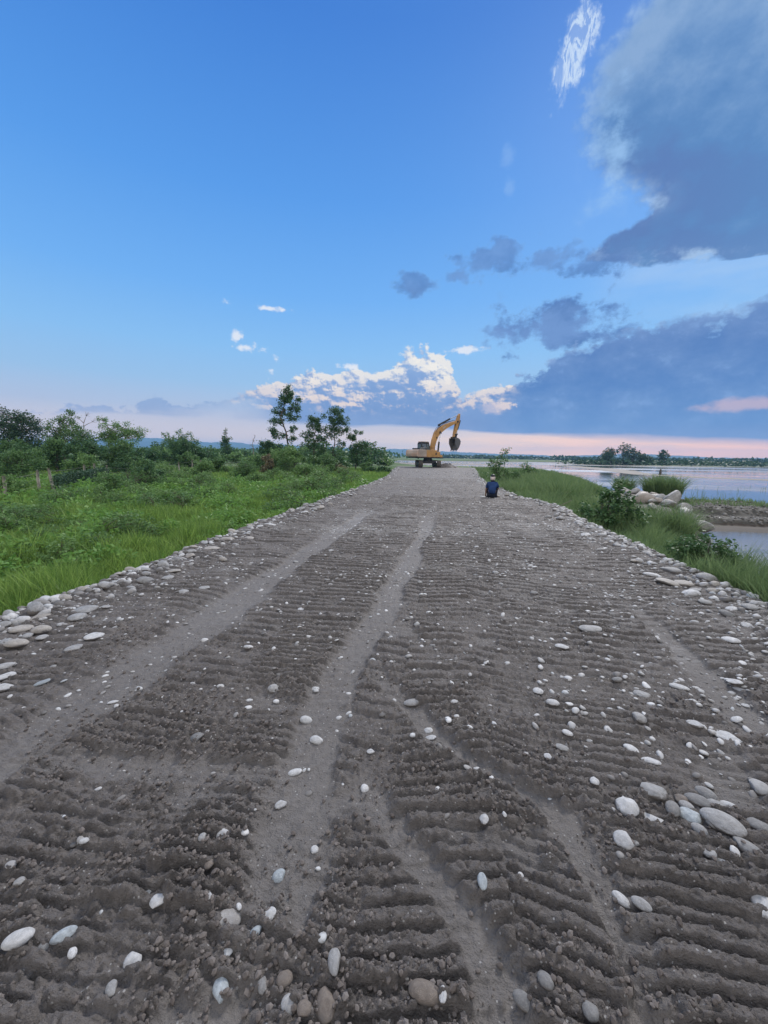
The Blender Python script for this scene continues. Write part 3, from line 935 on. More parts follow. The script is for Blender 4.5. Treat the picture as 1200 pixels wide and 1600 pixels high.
STONES = [  # metres along the track: x, y, apparent width, apparent height, colour, label
    (0.89, 1.801, 0.114, 0.108, 'white', 'large white broken-cornered cobble at the left end of the stone cluster'),
    (0.993, 1.764, 0.134, 0.076, 'white', 'flat white cobble at the near edge of the stone cluster, second from its left end'),
    (1.055, 1.914, 0.131, 0.081, 'pale', 'pale grey flat cobble half covered with mud on the far side of the stone cluster'),
    (1.104, 1.837, 0.06, 0.078, 'grey', 'dark grey oval cobble standing upright in the middle of the stone cluster'),
    (1.185, 1.918, 0.068, 0.056, 'brown', 'brownish round cobble in the stone cluster, behind the pale blue oval one'),
    (1.177, 1.827, 0.107, 0.083, 'blue', 'pale bluish oval cobble in the middle of the stone cluster'),
    (1.255, 1.918, 0.105, 0.068, 'grey', 'grey flat cobble behind the pale bluish oval cobble of the cluster'),
    (1.325, 1.977, 0.089, 0.063, 'grey', 'grey tilted cobble at the far edge of the stone cluster'),
    (1.338, 1.918, 0.086, 0.067, 'pale', 'light grey egg-shaped cobble behind the largest oval cobble of the cluster'),
    (1.287, 1.798, 0.162, 0.104, 'pale', 'largest oval cobble of the stone cluster, light grey with faint bands'),
    (1.411, 1.943, 0.074, 0.037, 'white', 'small white flat cobble at the far right end of the cluster'),
    (1.387, 2.049, 0.046, 0.052, 'white', 'small upright white pebble just beyond the stone cluster'),
    (1.173, 1.756, 0.063, 0.051, 'pale', 'thin pale cobble lying on the near side of the cluster beneath the largest one'),
    (1.246, 1.789, 0.052, 0.04, 'grey', None),
    (1.188, 1.881, 0.061, 0.049, 'pale', None),
    (1.44, 1.815, 0.086, 0.069, 'grey', 'dull grey cobble sunk in mud to the right of the stone cluster'),
    (1.316, 1.685, 0.108, 0.076, 'grey', 'mud-smeared grey cobble nearly buried below the stone cluster'),
    (1.134, 1.623, 0.053, 0.053, 'pale', 'left stone of the pair of smooth pale cobbles below the cluster'),
    (1.183, 1.606, 0.071, 0.05, 'white', 'right stone of the pair of smooth pale cobbles below the cluster'),
    (0.799, 1.596, 0.075, 0.075, 'white', 'white muddy cobble at the edge of the smooth wheel mark, below the cluster'),
    (0.85, 1.624, 0.035, 0.038, 'pale', None),
    (0.703, 1.377, 0.071, 0.052, 'white', 'white cobble in the smooth wheel mark touching a flat grey one'),
    (0.756, 1.357, 0.065, 0.046, 'pale', 'flat grey cobble in the wheel mark touching a white one'),
    (1.222, 1.461, 0.085, 0.119, 'white', 'big smooth white cobble cut by the frame edge on the river side'),
    (1.095, 2.23, 0.09, 0.072, 'white', 'upper stone of the two white cobbles lying close on the ribbed mud'),
    (1.163, 2.162, 0.098, 0.056, 'white', 'lower stone of the two white cobbles lying close on the ribbed mud'),
    (1.565, 2.488, 0.086, 0.055, 'white', None),
    (1.706, 2.422, 0.128, 0.045, 'white', 'long flat white cobble at the far end of the short smooth patch'),
    (0.789, 1.917, 0.045, 0.058, 'white', 'single white pebble on ribs left of the stone cluster'),
    (0.222, 1.598, 0.048, 0.057, 'white', 'lone bluish white pebble on dark ribbed mud between two smooth marks'),
    (0.218, 1.932, 0.047, 0.04, 'white', None),
    (-0.035, 2.135, 0.082, 0.045, 'white', None),
    (-0.049, 2.2, 0.065, 0.046, 'white', None),
    (0.764, 2.27, 0.068, 0.053, 'white', None),
    (0.7, 2.15, 0.086, 0.05, 'pale', None),
    (0.607, 2.061, 0.045, 0.038, 'white', None),
    (0.191, 1.323, 0.036, 0.063, 'blue', 'bluish drop-shaped pebble stuck upright in a mud ridge'),
    (0.357, 1.066, 0.049, 0.047, 'grey', 'round muddy grey cobble at the bottom edge beside a ridge'),
    (0.286, 1.024, 0.063, 0.05, 'grey', 'round dull grey cobble half sunk near the bottom edge'),
    (0.051, 0.978, 0.023, 0.049, 'white', 'thin upright white pebble by a large muddy lump'),
    (0.0, 0.979, 0.107, 0.076, 'brown', 'large mud-coated brown boulder half buried by the bottom edge'),
    (0.471, 1.022, 0.048, 0.056, 'grey', None),
    (1.616, 2.056, 0.096, 0.084, 'pale', None),
    (-1.31, 0.885, 0.088, 0.067, 'white', 'large clean white cobble lying on mud in the nearest left corner'),
    (-1.191, 0.927, 0.072, 0.047, 'blue', 'bluish white flat stone half sunk in mud near the clean white cobble'),
    (-0.919, 0.914, 0.049, 0.057, 'white', 'tall white egg-shaped cobble standing in a mud groove'),
    (-1.231, 0.897, 0.042, 0.042, 'grey', 'grey pebble between the clean white cobble and the sunk bluish one'),
    (-1.116, 0.89, 0.027, 0.039, 'white', None),
    (-0.926, 0.836, 0.031, 0.046, 'pale', 'pale upright pebble beside dark clods in the left foreground'),
    (-1.418, 1.225, 0.037, 0.032, 'white', None),
    (-1.505, 1.041, 0.036, 0.036, 'pale', None),
    (-0.96, 1.072, 0.055, 0.06, 'white', 'crumbled pile-like white broken stone on a mud ridge'),
    (-1.03, 1.11, 0.028, 0.026, 'white', None),
    (-0.865, 1.341, 0.051, 0.054, 'white', 'white round pebble on the edge of the smooth wheel mark in the left foreground'),
    (-0.932, 1.295, 0.032, 0.04, 'pale', None),
    (-0.849, 1.211, 0.045, 0.04, 'brown', 'round brown cobble set on the rim of the smooth wheel mark'),
    (-0.587, 1.26, 0.052, 0.057, 'blue', 'pale bluish cobble sunk flat in the smooth wheel mark'),
    (-0.48, 1.381, 0.037, 0.048, 'white', 'round pale pebble at the ribbed side of the smooth wheel mark'),
    (-0.705, 1.563, 0.054, 0.039, 'white', 'oval pale pebble alone in the smooth wheel mark'),
    (-0.717, 1.771, 0.083, 0.057, 'white', 'larger pale cobble where two smooth marks meet'),
    (-0.338, 1.715, 0.044, 0.054, 'white', None),
    (-0.348, 1.939, 0.042, 0.035, 'white', None),
    (-0.577, 1.053, 0.039, 0.035, 'blue', 'pale blue pebble just below the faceted white one in the wheel mark'),
    (-0.55, 1.099, 0.054, 0.049, 'white', 'faceted white pebble in the wheel mark beside the broken pale slab'),
    (-0.643, 0.99, 0.038, 0.038, 'white', 'round white pebble in smooth mud below the broken pale slab'),
    (-0.62, 0.907, 0.047, 0.07, 'blue', 'elongated bluish pebble lying diagonally near the bottom edge'),
    (-0.29, 1.005, 0.04, 0.101, 'pale', 'long pale cobble stuck upright in mud near the bottom edge'),
    (-0.285, 0.919, 0.057, 0.083, 'brown', 'big brown-grey speckled cobble at the bottom edge beneath the long pale one'),
    (-0.431, 0.951, 0.053, 0.059, 'brown', 'dark reddish brown cobble near the bottom edge'),
    (-0.398, 0.896, 0.045, 0.056, 'pale', None),
    (-0.344, 0.884, 0.044, 0.048, 'brown', 'brown cobble cut by the bottom edge of the frame'),
    (-0.494, 0.93, 0.033, 0.047, 'grey', None),
    (-0.696, 1.076, 0.103, 0.094, 'slab', 'broken pale flat slab pressed level into the smooth mud'),
    (-0.781, 1.108, 0.018, 0.03, 'white', None),
    (-0.669, 1.11, 0.018, 0.032, 'white', None),
    (-3.533, 3.312, 0.207, 0.116, 'pale', 'flat pale cobble resting on top of another at the grassy rim'),
    (-3.457, 3.14, 0.16, 0.123, 'pale', 'pale cobble propping up a flat one at the grassy rim'),
    (-3.47, 2.817, 0.158, 0.158, 'cream', 'upright cream block-like cobble in the heap at the grassy rim'),
    (-3.41, 2.555, 0.167, 0.115, 'cream', 'rounded cream cobble lowest in the heap at the grassy rim'),
    (-3.706, 2.847, 0.208, 0.115, 'cream', 'wide cream cobble on top of the heap at the grassy rim'),
    (-3.913, 2.843, 0.105, 0.105, 'pale', 'pale cobble at the frame edge on top of the grassy rim'),
    (-3.606, 2.621, 0.108, 0.086, 'pale', None),
    (-3.767, 3.054, 0.183, 0.079, 'cream', 'flat cream cobble lying behind the upright block at the grassy rim'),
    (-2.936, 2.819, 0.144, 0.077, 'white', 'flat white cobble on the ribs in front of the rim heap'),
    (-2.935, 2.608, 0.13, 0.078, 'pale', 'pale cobble nearest the ribs in front of the rim heap'),
    (-3.475, 2.695, 0.077, 0.055, 'pale', None),
    (-3.353, 2.711, 0.087, 0.049, 'pale', None),
    (-3.461, 2.975, 0.071, 0.053, 'pale', None),
    (-2.779, 4.151, 0.167, 0.076, 'pale', None),
    (-3.825, 5.94, 0.32, 0.139, 'cream', 'wide cream cobble in the rim next to a rounded one halfway up the track'),
    (-3.652, 6.848, 0.265, 0.169, 'cream', 'rounded cream cobble bulging over the rim halfway up the track'),
    (-3.83, 8.169, 0.341, 0.128, 'white', 'flat white cobble lying on the rim farther up the track'),
    (-3.911, 6.58, 0.281, 0.117, 'cream', None),
    (-4.113, 5.127, 0.18, 0.104, 'cream', None),
    (-3.91, 4.553, 0.17, 0.068, 'pale', None),
    (-3.544, 4.641, 0.171, 0.086, 'cream', None),
    (-2.908, 3.947, 0.11, 0.073, 'pale', None),
    (-3.612, 11.079, 0.3, 0.3, 'cream', 'large pale cobble sticking up from the far rim below the shrubs'),
    (-2.108, 2.11, 0.072, 0.038, 'white', None),
    (-2.732, 2.173, 0.107, 0.054, 'blue', 'bluish flat cobble on the left smooth mark by the frame edge'),
    (-1.237, 2.278, 0.051, 0.038, 'white', None),
    (-1.455, 3.802, 0.087, 0.061, 'white', None),
    (-2.889, 2.061, 0.104, 0.061, 'white', None),
    (-3.197, 2.299, 0.124, 0.057, 'pale', None),
    (-3.04, 2.178, 0.136, 0.045, 'white', None),
    (-4.11, 6.2, 0.134, 0.089, 'pale', None),
    (-3.437, 4.376, 0.146, 0.065, 'pale', None),
    (-3.406, 3.409, 0.092, 0.059, 'pale', None),
    (-3.676, 3.529, 0.082, 0.048, 'pale', None),
    (2.923, 5.559, 0.286, 0.143, 'cream', 'wide cream cobble left of a rounded one on the river-side rim'),
    (3.123, 5.531, 0.217, 0.133, 'cream', 'rounded cream cobble right of a wide one on the river-side rim'),
    (2.914, 5.921, 0.243, 0.081, 'white', 'flat white cobble on the river-side rim ahead of two cream ones'),
    (3.303, 6.189, 0.336, 0.168, 'grey', 'big grey cobble crowning the river-side rim behind two cream ones'),
    (2.98, 4.237, 0.114, 0.082, 'white', 'round white cobble on the river-side slope of pebbles'),
    (3.155, 5.015, 0.105, 0.105, 'white', None),
    (2.942, 8.788, 0.243, 0.176, 'white', 'pale cobble on the rim under the dark leafy bush'),
    (2.953, 8.404, 0.181, 0.09, 'pale', None),
    (3.242, 8.709, 0.16, 0.107, 'pale', None),
    (3.319, 4.708, 0.14, 0.084, 'pale', None),
    (2.115, 3.041, 0.116, 0.06, 'white', 'clean white cobble on ribs at the river side of the track'),
    (2.6, 3.838, 0.15, 0.069, 'white', None),
    (1.706, 2.93, 0.137, 0.064, 'white', 'flat white cobble pair-like and muddy, midway on the river side ribs'),
    (1.394, 2.795, 0.124, 0.049, 'pale', None),
    (1.029, 3.395, 0.12, 0.06, 'white', None),
    (1.408, 4.025, 0.153, 0.057, 'white', None),
    (1.387, 3.814, 0.218, 0.073, 'pale', None),
    (0.081, 2.989, 0.122, 0.086, 'white', 'muddy white cobble in the middle of the track beyond the smooth mark'),
    (-0.165, 2.423, 0.118, 0.068, 'pale', None),
    (0.111, 2.439, 0.054, 0.042, 'white', None),
    (1.675, 3.876, 0.134, 0.049, 'white', None),
    (2.131, 2.983, 0.109, 0.041, 'pale', None),
    (2.055, 2.817, 0.069, 0.043, 'white', None),
    (2.969, 4.867, 0.146, 0.088, 'grey', None),
    (3.142, 5.361, 0.129, 0.081, 'pale', None),
    (3.444, 7.26, 0.198, 0.099, 'grey', None),
]
CLS = {'white': 'white', 'pale': 'pale grey', 'cream': 'cream', 'grey': 'dull grey', 'blue': 'bluish', 'brown': 'brown', 'slab': 'pale'}


def zone_of(x, y):
    if x < -3.3:
        return 'along the grassy rim of the track'
    if x > 2.7:
        return 'along the river-side rim of the track'
    if y < 1.45:
        return 'on the nearest stretch of rutted mud'
    return 'on the ribbed middle of the track'


for x, y, w, h, colour, label in STONES:
    # the seen height is a mix of stone height and its depth along the ground
    ang = math.atan2(CAM_H, math.hypot(x, y))
    a = w * 0.49
    tall = h > 1.15 * w
    c = max(min(h, w) * (0.30 if not tall else 0.34), 0.30 * a)
    dep = max(h - 2 * c * math.cos(ang) * 0.8, 0.4 * h) / max(0.28, math.sin(ang)) * 0.5
    b = min(max(dep, 0.6 * a), 1.0 * a if not tall else 1.9 * a)
    rz = -math.atan2(x, y)
    sink = 0.40
    if colour == 'slab':
        c, sink, b = 0.02, 0.55, a * 0.8
    if label and ('sunk' in label or 'buried' in label or 'covered' in label):
        sink = 0.55
    grp = None
    if not label:
        zn = zone_of(x, y)
        small = 'small ' if w < 0.07 else ''
        label = '%s%s cobble lying loose %s' % (small, CLS[colour], zn)
        grp = '%s%s cobbles %s' % (small, CLS[colour], zn)
    put_stone(x, y, a, b, c, colour, label, grp, sink, rz + _st.uniform(-0.25, 0.25), 0.15)

# more countable cobbles: the rims and the middle distance
_taken = [(s[0], s[1]) for s in STONES]


def scatter_cobbles(n, fn, smin, smax, cols):
    done = 0
    while done < n:
        x, y = fn()
        if any((x - p) ** 2 + (y - q) ** 2 < 0.012 * (1 + y * 0.3) for p, q in _taken):
            continue
        _taken.append((x, y))
        colour = _st.choice(cols)
        a = _st.uniform(smin, smax) * (1 + y * 0.02)
        zn = zone_of(x, y)
        size = 'small ' if a < 0.045 else ('big ' if a > 0.085 else '')
        put_stone(x, y, a, a * _st.uniform(0.6, 0.9), a * _st.uniform(0.42, 0.65), colour,
                  '%s%s cobble lying loose %s' % (size, CLS[colour], zn), '%s%s cobbles %s' % (size, CLS[colour], zn), _st.uniform(0.3, 0.58), None, 0.3)
        done += 1


def _ly():
    y = 2.6 * (7.0 ** _st.random())
    return float(edge_left(np.array([y]))[0]) + abs(_st.gauss(0, 0.28)) - 0.10, y


def _ry():
    y = 4.4 * (4.4 ** _st.random())
    return float(edge_right(np.array([y]))[0]) - abs(_st.gauss(0, 0.35)) + 0.12, y


def _my():
    y = 1.7 * (5.0 ** _st.random())
    return _st.uniform(-3.3, 3.2) if y > 3 else _st.uniform(-1.2 * y, 1.3 * y) * 0.9, y


scatter_cobbles(60, _ly, 0.05, 0.10, ['pale', 'cream', 'cream', 'grey', 'white', 'pale'])
scatter_cobbles(62, _ry, 0.05, 0.10, ['pale', 'grey', 'white', 'pale', 'cream'])
scatter_cobbles(38, _my, 0.026, 0.042, ['white', 'pale', 'white', 'grey'])


def merged(name, n, fn, sub, mats, seed, kind='stuff', protos=6, flat=(0.45, 0.75), sink=0.3, ang=0.0, zfn=None):
    """thousands of little stones or clods nobody would count, as one mesh. fn(rs) -> x, y, half size arrays"""
    rs = np.random.RandomState(seed)
    v0, f0 = ico(sub)
    P = [stone_shape(v0, seed * 13 + k, ang) for k in range(protos)]
    x, y, a = fn(rs, n)
    n = len(x)
    z = zfn(x, y) if zfn else road_height(x[None, :], y[None, :])[0][0]
    which = rs.randint(0, protos, n)
    th = rs.uniform(0, 6.283, n)
    b = a * rs.uniform(0.6, 0.95, n)
    c = a * rs.uniform(flat[0], flat[1], n)
    tx = rs.uniform(-0.4, 0.4, n)
    pv = np.array(P)[which]                              # n, k, 3
    q = pv * np.stack([a, b, c], -1)[:, None, :]
    q[..., 2] += q[..., 0] * tx[:, None]
    ct, st = np.cos(th)[:, None], np.sin(th)[:, None]
    X = q[..., 0] * ct - q[..., 1] * st + x[:, None]
    Y = q[..., 0] * st + q[..., 1] * ct + y[:, None]
    Z = q[..., 2] + (z + c * (1 - 2 * sink))[:, None]
    k = len(v0)
    V = np.stack([X, Y, Z], -1).reshape(-1, 3)
    F = (f0[None, :, :] + (np.arange(n) * k)[:, None, None]).reshape(-1, 3)
    tint = np.repeat(rs.random_sample(n), k)
    me = mesh_np(name, V, [F], {'tint': tint}, smooth=(ang == 0.0 or sub > 1))
    me.materials.append(mats)
    o = link(name, me)
    tag(o, kind=kind)
    return o


def mat_pebbles(name, stops, rough=0.65, dirt=(0.17, 0.15, 0.135)):
    m, g, out = new_mat(name)
    c = g.ramp(attr(g, 'tint'), stops)
    n = g.noise(geopos(g), 60.0, 4.0, 0.65)
    c = g.mix(g.step(n, 0.5, 0.75, 0.0, 0.6), c, dirt)
    princ(g, out, c, rough, 0.3, (n, 0.3, 0.006))
    return m


M['pebbles'] = mat_pebbles('mixed_pebbles', [(0.0, (0.11, 0.103, 0.096)), (0.35, (0.20, 0.19, 0.18)), (0.6, (0.33, 0.322, 0.312)), (0.85, (0.52, 0.515, 0.505)), (1.0, (0.33, 0.345, 0.35))])
M['clods'] = mat_pebbles('mud_clods', [(0.0, (0.095, 0.080, 0.071)), (0.6, (0.135, 0.117, 0.105)), (1.0, (0.17, 0.15, 0.137))], 0.9, (0.12, 0.105, 0.095))


def f_gravel(rs, n):
    y = 1.0 * (45.0 ** (rs.random_sample(n) ** 0.85))
    x = rs.uniform(-4.1, 3.5, n)
    den = 0.30 + 0.95 * sstep(fbm(x * 0.9, y * 0.6, 501, 4), -0.06, 0.16) * sstep(y, 1.6, 4.5) + 0.35 * sstep(x, 0.2, 2.6)
    den = den + 0.7 * np.exp(-((x + 3.8) / 0.35) ** 2) + 0.8 * np.exp(-((x - 3.2) / 0.45) ** 2)
    den = den * (0.16 + 0.84 * sstep(y, 1.4, 3.4))
    keep = rs.random_sample(n) < den / 1.6
    x, y = x[keep], y[keep]
    a = 0.006 + 0.020 * rs.random_sample(len(x)) ** 2.8 + 0.0012 * y * rs.random_sample(len(x))
    k2 = rs.random_sample(len(x)) < 1.0 - 0.62 * sstep(y, 8, 16)
    return x[k2], y[k2], a[k2]


def f_rim(side):
    def fn(rs, n):
        y = 2.2 * (26.0 ** rs.random_sample(n))
        e = edge_left(y) if side < 0 else edge_right(y)
        x = e - side * (np.abs(rs.normal(0, 0.30, n)) - 0.28)
        a = 0.018 + 0.045 * rs.random_sample(n) ** 1.8 + 0.0013 * y * rs.random_sample(n)
        return x, y, a
    return fn


def f_clods(rs, n):
    y = 0.62 * (5.0 ** rs.random_sample(n))
    x = rs.uniform(-1.6, 1.8, n) * np.maximum(1, y * 0.85)
    k = (x > -4.0) & (x < 3.4)
    x, y = x[k], y[k]
    _, s, _ = road_height(x[None, :], y[None, :])
    d = (1 - s[0]) * sstep(fbm(x * 1.9, y * 2.3, 51, 3), -0.16, 0.14) + 0.03
    keep = rs.random_sample(len(x)) < d
    x, y = x[keep], y[keep]
    a = 0.003 + 0.012 * rs.random_sample(len(x)) ** 3.2 + 0.0008 * y
    return x, y, a


merged('gravel', 34000, f_gravel, 2, M['pebbles'], 21, ang=0.35, protos=10, sink=0.46, flat=(0.32, 0.6))
merged('rim_pebbles', 1500, f_rim(-1), 2, M['pebbles'], 22, ang=0.3, sink=0.45)
merged('rim_pebbles', 2200, f_rim(1), 2, M['pebbles'], 23, ang=0.3, sink=0.45)
def f_white(rs, n):
    y = 2.2 * (7.5 ** rs.random_sample(n))
    x = rs.uniform(-3.9, 3.4, n)
    den = 0.12 + 1.0 * sstep(x, -0.8, 1.0) * sstep(fbm(x * 1.1 + 9, y * 0.8, 504, 4), 0.0, 0.15)
    keep = rs.random_sample(n) < den
    x, y = x[keep], y[keep]
    return x, y, 0.012 + 0.022 * rs.random_sample(len(x)) ** 1.6 + 0.0012 * y


M['whitepebbles'] = mat_pebbles('pale_pebbles', [(0.0, (0.26, 0.255, 0.245)), (0.5, (0.40, 0.395, 0.385)), (1.0, (0.56, 0.555, 0.545))])
merged('pale_pebbles', 2600, f_white, 2, M['whitepebbles'], 27, ang=0.45, protos=12, sink=0.50, flat=(0.28, 0.5))
merged('mud_clods', 24000, f_clods, 1, M['clods'], 24, ang=0.8, protos=12, flat=(0.6, 0.95), sink=0.2)

# ------------------------------------------------------------------ vegetation
M['grass'] = mat_leaf('meadow_grass', (0.105, 0.200, 0.040), (0.290, 0.415, 0.098), (0.095, 0.190, 0.040), 0.5)
M['weed'] = mat_leaf('weed_leaves', (0.095, 0.210, 0.040), (0.200, 0.350, 0.075), (0.120, 0.250, 0.055), 0.4)
M['bankgrass'] = mat_leaf('bank_grass', (0.090, 0.158, 0.054), (0.200, 0.275, 0.120), (0.120, 0.185, 0.075), 0.45)
M['darkleaf'] = mat_leaf('dark_foliage', (0.039, 0.093, 0.033), (0.090, 0.173, 0.060), (0.068, 0.135, 0.051), 0.25)
M['midleaf'] = mat_leaf('mid_foliage', (0.060, 0.132, 0.039), (0.135, 0.232, 0.075), (0.105, 0.188, 0.063), 0.3)
M['lightleaf'] = mat_leaf('light_foliage', (0.090, 0.180, 0.048), (0.188, 0.300, 0.098), (0.150, 0.255, 0.083), 0.3)
M['blueleaf'] = mat_leaf('blackish_foliage', (0.030, 0.069, 0.039), (0.068, 0.123, 0.063), (0.053, 0.099, 0.054), 0.2)
M['dryleaf'] = mat_leaf('dry_brown_foliage', (0.150, 0.128, 0.075), (0.240, 0.203, 0.120), (0.135, 0.150, 0.068), 0.2)
M['bark'] = mat_plain('tree_bark', (0.10, 0.085, 0.07), 0.9, 0.1, 0.35, 3.0)
M['palebark'] = mat_plain('pale_bare_bark', (0.20, 0.17, 0.145), 0.9, 0.1, 0.3, 3.0)
M['post'] = mat_plain('weathered_post_wood', (0.30, 0.275, 0.235), 0.9, 0.1, 0.35, 5.0)
M['wire'] = mat_plain('fence_wire', (0.22, 0.21, 0.20), 0.6, 0.3, 0.2, 2.0)


def blades(name, x, y, z, h, w, rs, mat, lean=0.45, seg3=True):
    """grass blades: each a bent tapering strip"""
    n = len(x)
    th = rs.uniform(0, 6.283, n)
    ld = rs.uniform(0, 6.283, n)
    lean = lean * rs.uniform(0.2, 1.3, n) * h
    dx, dy = np.cos(ld) * lean, np.sin(ld) * lean
    ux, uy = np.cos(th) * w * 0.5, np.sin(th) * w * 0.5
    def P(t, k):
        return x + dx * t ** 2, y + dy * t ** 2, z + h * (t - 0.18 * t ** 3 * (lean / h)), k
    rows = []
    for t, k in ((0.0, 0.8), (0.45, 1.0), (0.78, 0.65)):
        px, py, pz, kk = P(t, k)
        rows.append(np.stack([px - ux * kk, py - uy * kk, pz], -1))
        rows.append(np.stack([px + ux * kk, py + uy * kk, pz], -1))
    px, py, pz, _ = P(1.0, 0)
    rows.append(np.stack([px, py, pz], -1))
    V = np.stack(rows, 1).reshape(-1, 3)
    o = np.arange(n) * 7
    Q = np.concatenate([np.stack([o, o + 1, o + 3, o + 2], -1), np.stack([o + 2, o + 3, o + 5, o + 4], -1)])
    T = np.stack([o + 4, o + 5, o + 6], -1)
    base = rs.random_sample(n)
    me = mesh_np(name, V, [Q, T], {'tint': np.repeat(base, 7)})
    ob = link(name, me, mat)
    tag(ob, kind='stuff')
    return ob


def leaf_quads(P, size, rs, up=0.35, aspect=0.5):
    """leaves at points P: pointed quads with random facing"""
    n = len(P)
    d = rs.normal(size=(n, 3))
    d[:, 2] = d[:, 2] * 0.6
    d /= np.linalg.norm(d, axis=1)[:, None]
    nrm = rs.normal(size=(n, 3))
    nrm[:, 2] = np.abs(nrm[:, 2]) + up
    s = np.cross(d, nrm)
    s /= np.linalg.norm(s, axis=1)[:, None] + 1e-9
    sz = size * rs.uniform(0.6, 1.3, n)
    L = d * sz[:, None]
    W = s * (sz * aspect * 0.5)[:, None]
    V = np.stack([P, P + L * 0.45 + W, P + L, P + L * 0.45 - W], 1).reshape(-1, 3)
    o = np.arange(n) * 4
    F = np.stack([o, o + 1, o + 2, o + 3], -1)
    return V, F


def make_meadow():
    rs = np.random.RandomState(31)
    n = 330000
    r = 4.2 * (18.0 ** rs.random_sample(n))
    a = np.radians(rs.uniform(-72, 0, n))
    x, y = r * np.sin(a), r * np.cos(a)
    dist = edge_left(y) - x
    k = (dist > 0.10 + 0.45 * rs.random_sample(n) ** 1.5) & (y > 0.2) & (y < 75)
    x, y, r, dist = x[k], y[k], r[k], dist[k]
    cl = fbm(x * 0.8, y * 0.8, 601, 4) + 0.8 * fbm(x * 0.16, y * 0.16, 602, 3)
    h = (0.34 + 1.0 * np.clip(cl + 0.30, 0, 1)) * rs.uniform(0.55, 1.15, len(x))
    h = h * (0.35 + 0.65 * sstep(dist, 0.1, 1.5))
    w = 0.0055 + 0.00105 * r * rs.uniform(0.6, 1.2, len(x))
    z = np.maximum(terrain(x, y), -0.95 * np.maximum(dist, 0) - 0.05) - 0.04
    h = h * (1 + 0.45 * sstep(fbm(x * 1.6, y * 1.6, 603, 3), 0.12, 0.28)) * (1 - 0.40 * sstep(r, 9, 17))
    blades('meadow_grass', x, y, z, h, w, rs, M['grass'], 0.5)
    # broad-leaved weeds mixed in, thickest next to the track
    n = 130000
    r = 4.2 * (9.0 ** rs.random_sample(n))
    a = np.radians(rs.uniform(-70, -4, n))
    x, y = r * np.sin(a), r * np.cos(a)
    dist = edge_left(y) - x
    pat = fbm(x * 0.9 + 4, y * 0.9, 611, 4)
    k = (dist > 0.25) & (y > 0.2) & ((pat > 0.02) | ((dist < 1.6) & (pat > -0.16)))
    x, y, r, dist, pat = x[k], y[k], r[k], dist[k], pat[k]
    z = np.maximum(terrain(x, y), -0.95 * dist - 0.05)
    hh = (0.15 + 1.1 * np.clip(pat + 0.2, 0, 0.6)) * (0.4 + 0.6 * sstep(dist, 0.2, 1.6)) * 1.1
    P = np.stack([x, y, z + hh * rs.random_sample(len(x)) ** 0.6], -1)
    V, F = leaf_quads(P, (0.06 + 0.006 * r), rs, 0.8, 0.5)
    me = mesh_np('meadow_weeds', V, [F], {'tint': np.repeat(rs.random_sample(len(P)), 4)})
    tag(link('meadow_weeds', me, M['weed']), kind='stuff')


make_meadow()


def bank_z(x, y):
    d = x - edge_right(y)
    return np.maximum(terrain(x, y), -0.80 * np.maximum(d, 0) - 0.05)


def make_bank():
    rs = np.random.RandomState(41)
    n = 240000
    y = 2.2 * (38.0 ** rs.random_sample(n))
    e = edge_right(y)
    xe = river_edge(y)
    t = rs.random_sample(n)
    x = e + 0.15 + t * (xe - e + 0.1)
    cl = fbm(x * 0.9, y * 0.7, 621, 4)
    cl2 = fbm(x * 0.25, y * 0.25, 622, 3) + 0.12
    k = (rs.random_sample(n) < 0.45 + 1.6 * np.clip(cl + 0.12, 0, 0.6)) & (y < 72)
    k &= ~(((x - 10.3) / 3.0) ** 2 + ((y - 23.5) / 6.0) ** 2 < 1.0)
    x, y, t, cl, cl2 = x[k], y[k], t[k], cl[k], cl2[k]
    r = np.hypot(x, y)
    h = (0.28 + 1.05 * np.clip(cl + 0.32 + 0.5 * cl2, 0, 0.9)) * rs.uniform(0.5, 1.25, len(x)) * (0.45 + 0.55 * sstep(x - edge_right(y), 0.1, 1.1)) * (1 + 0.35 * sstep(y, 14, 7)) * (1 + 0.55 * sstep(y, 13, 16) * sstep(y, 50, 34) * sstep(t, 0.9, 0.5))
    h = h * (0.42 + 0.58 * sstep(t, 0.95, 0.55))
    w = 0.0048 + 0.00085 * r * rs.uniform(0.6, 1.2, len(x))
    blades('bank_grass', x, y, bank_z(x, y) - 0.04, h, w, rs, M['bankgrass'], 0.55)


make_bank()


def reed_clump(name, x, y, z, rad, n, h, label, rs, mat='bankgrass', group=None, cat='grass tuft', lean=0.75, w=0.018):
    a = rs.uniform(0, 6.283, n)
    q = rad * 0.45 * np.sqrt(rs.random_sample(n))
    px, py = q * np.cos(a), q * np.sin(a)
    th = rs.uniform(0, 6.283, n)
    ob = blades(name, px, py, px * 0, h * rs.uniform(0.35, 1.2, n) ** 1.2, np.full(n, w), rs, M[mat], lean)
    ob.location = (x, y, z)
    del ob['kind']
    tag(ob, label, cat, group)
    return ob


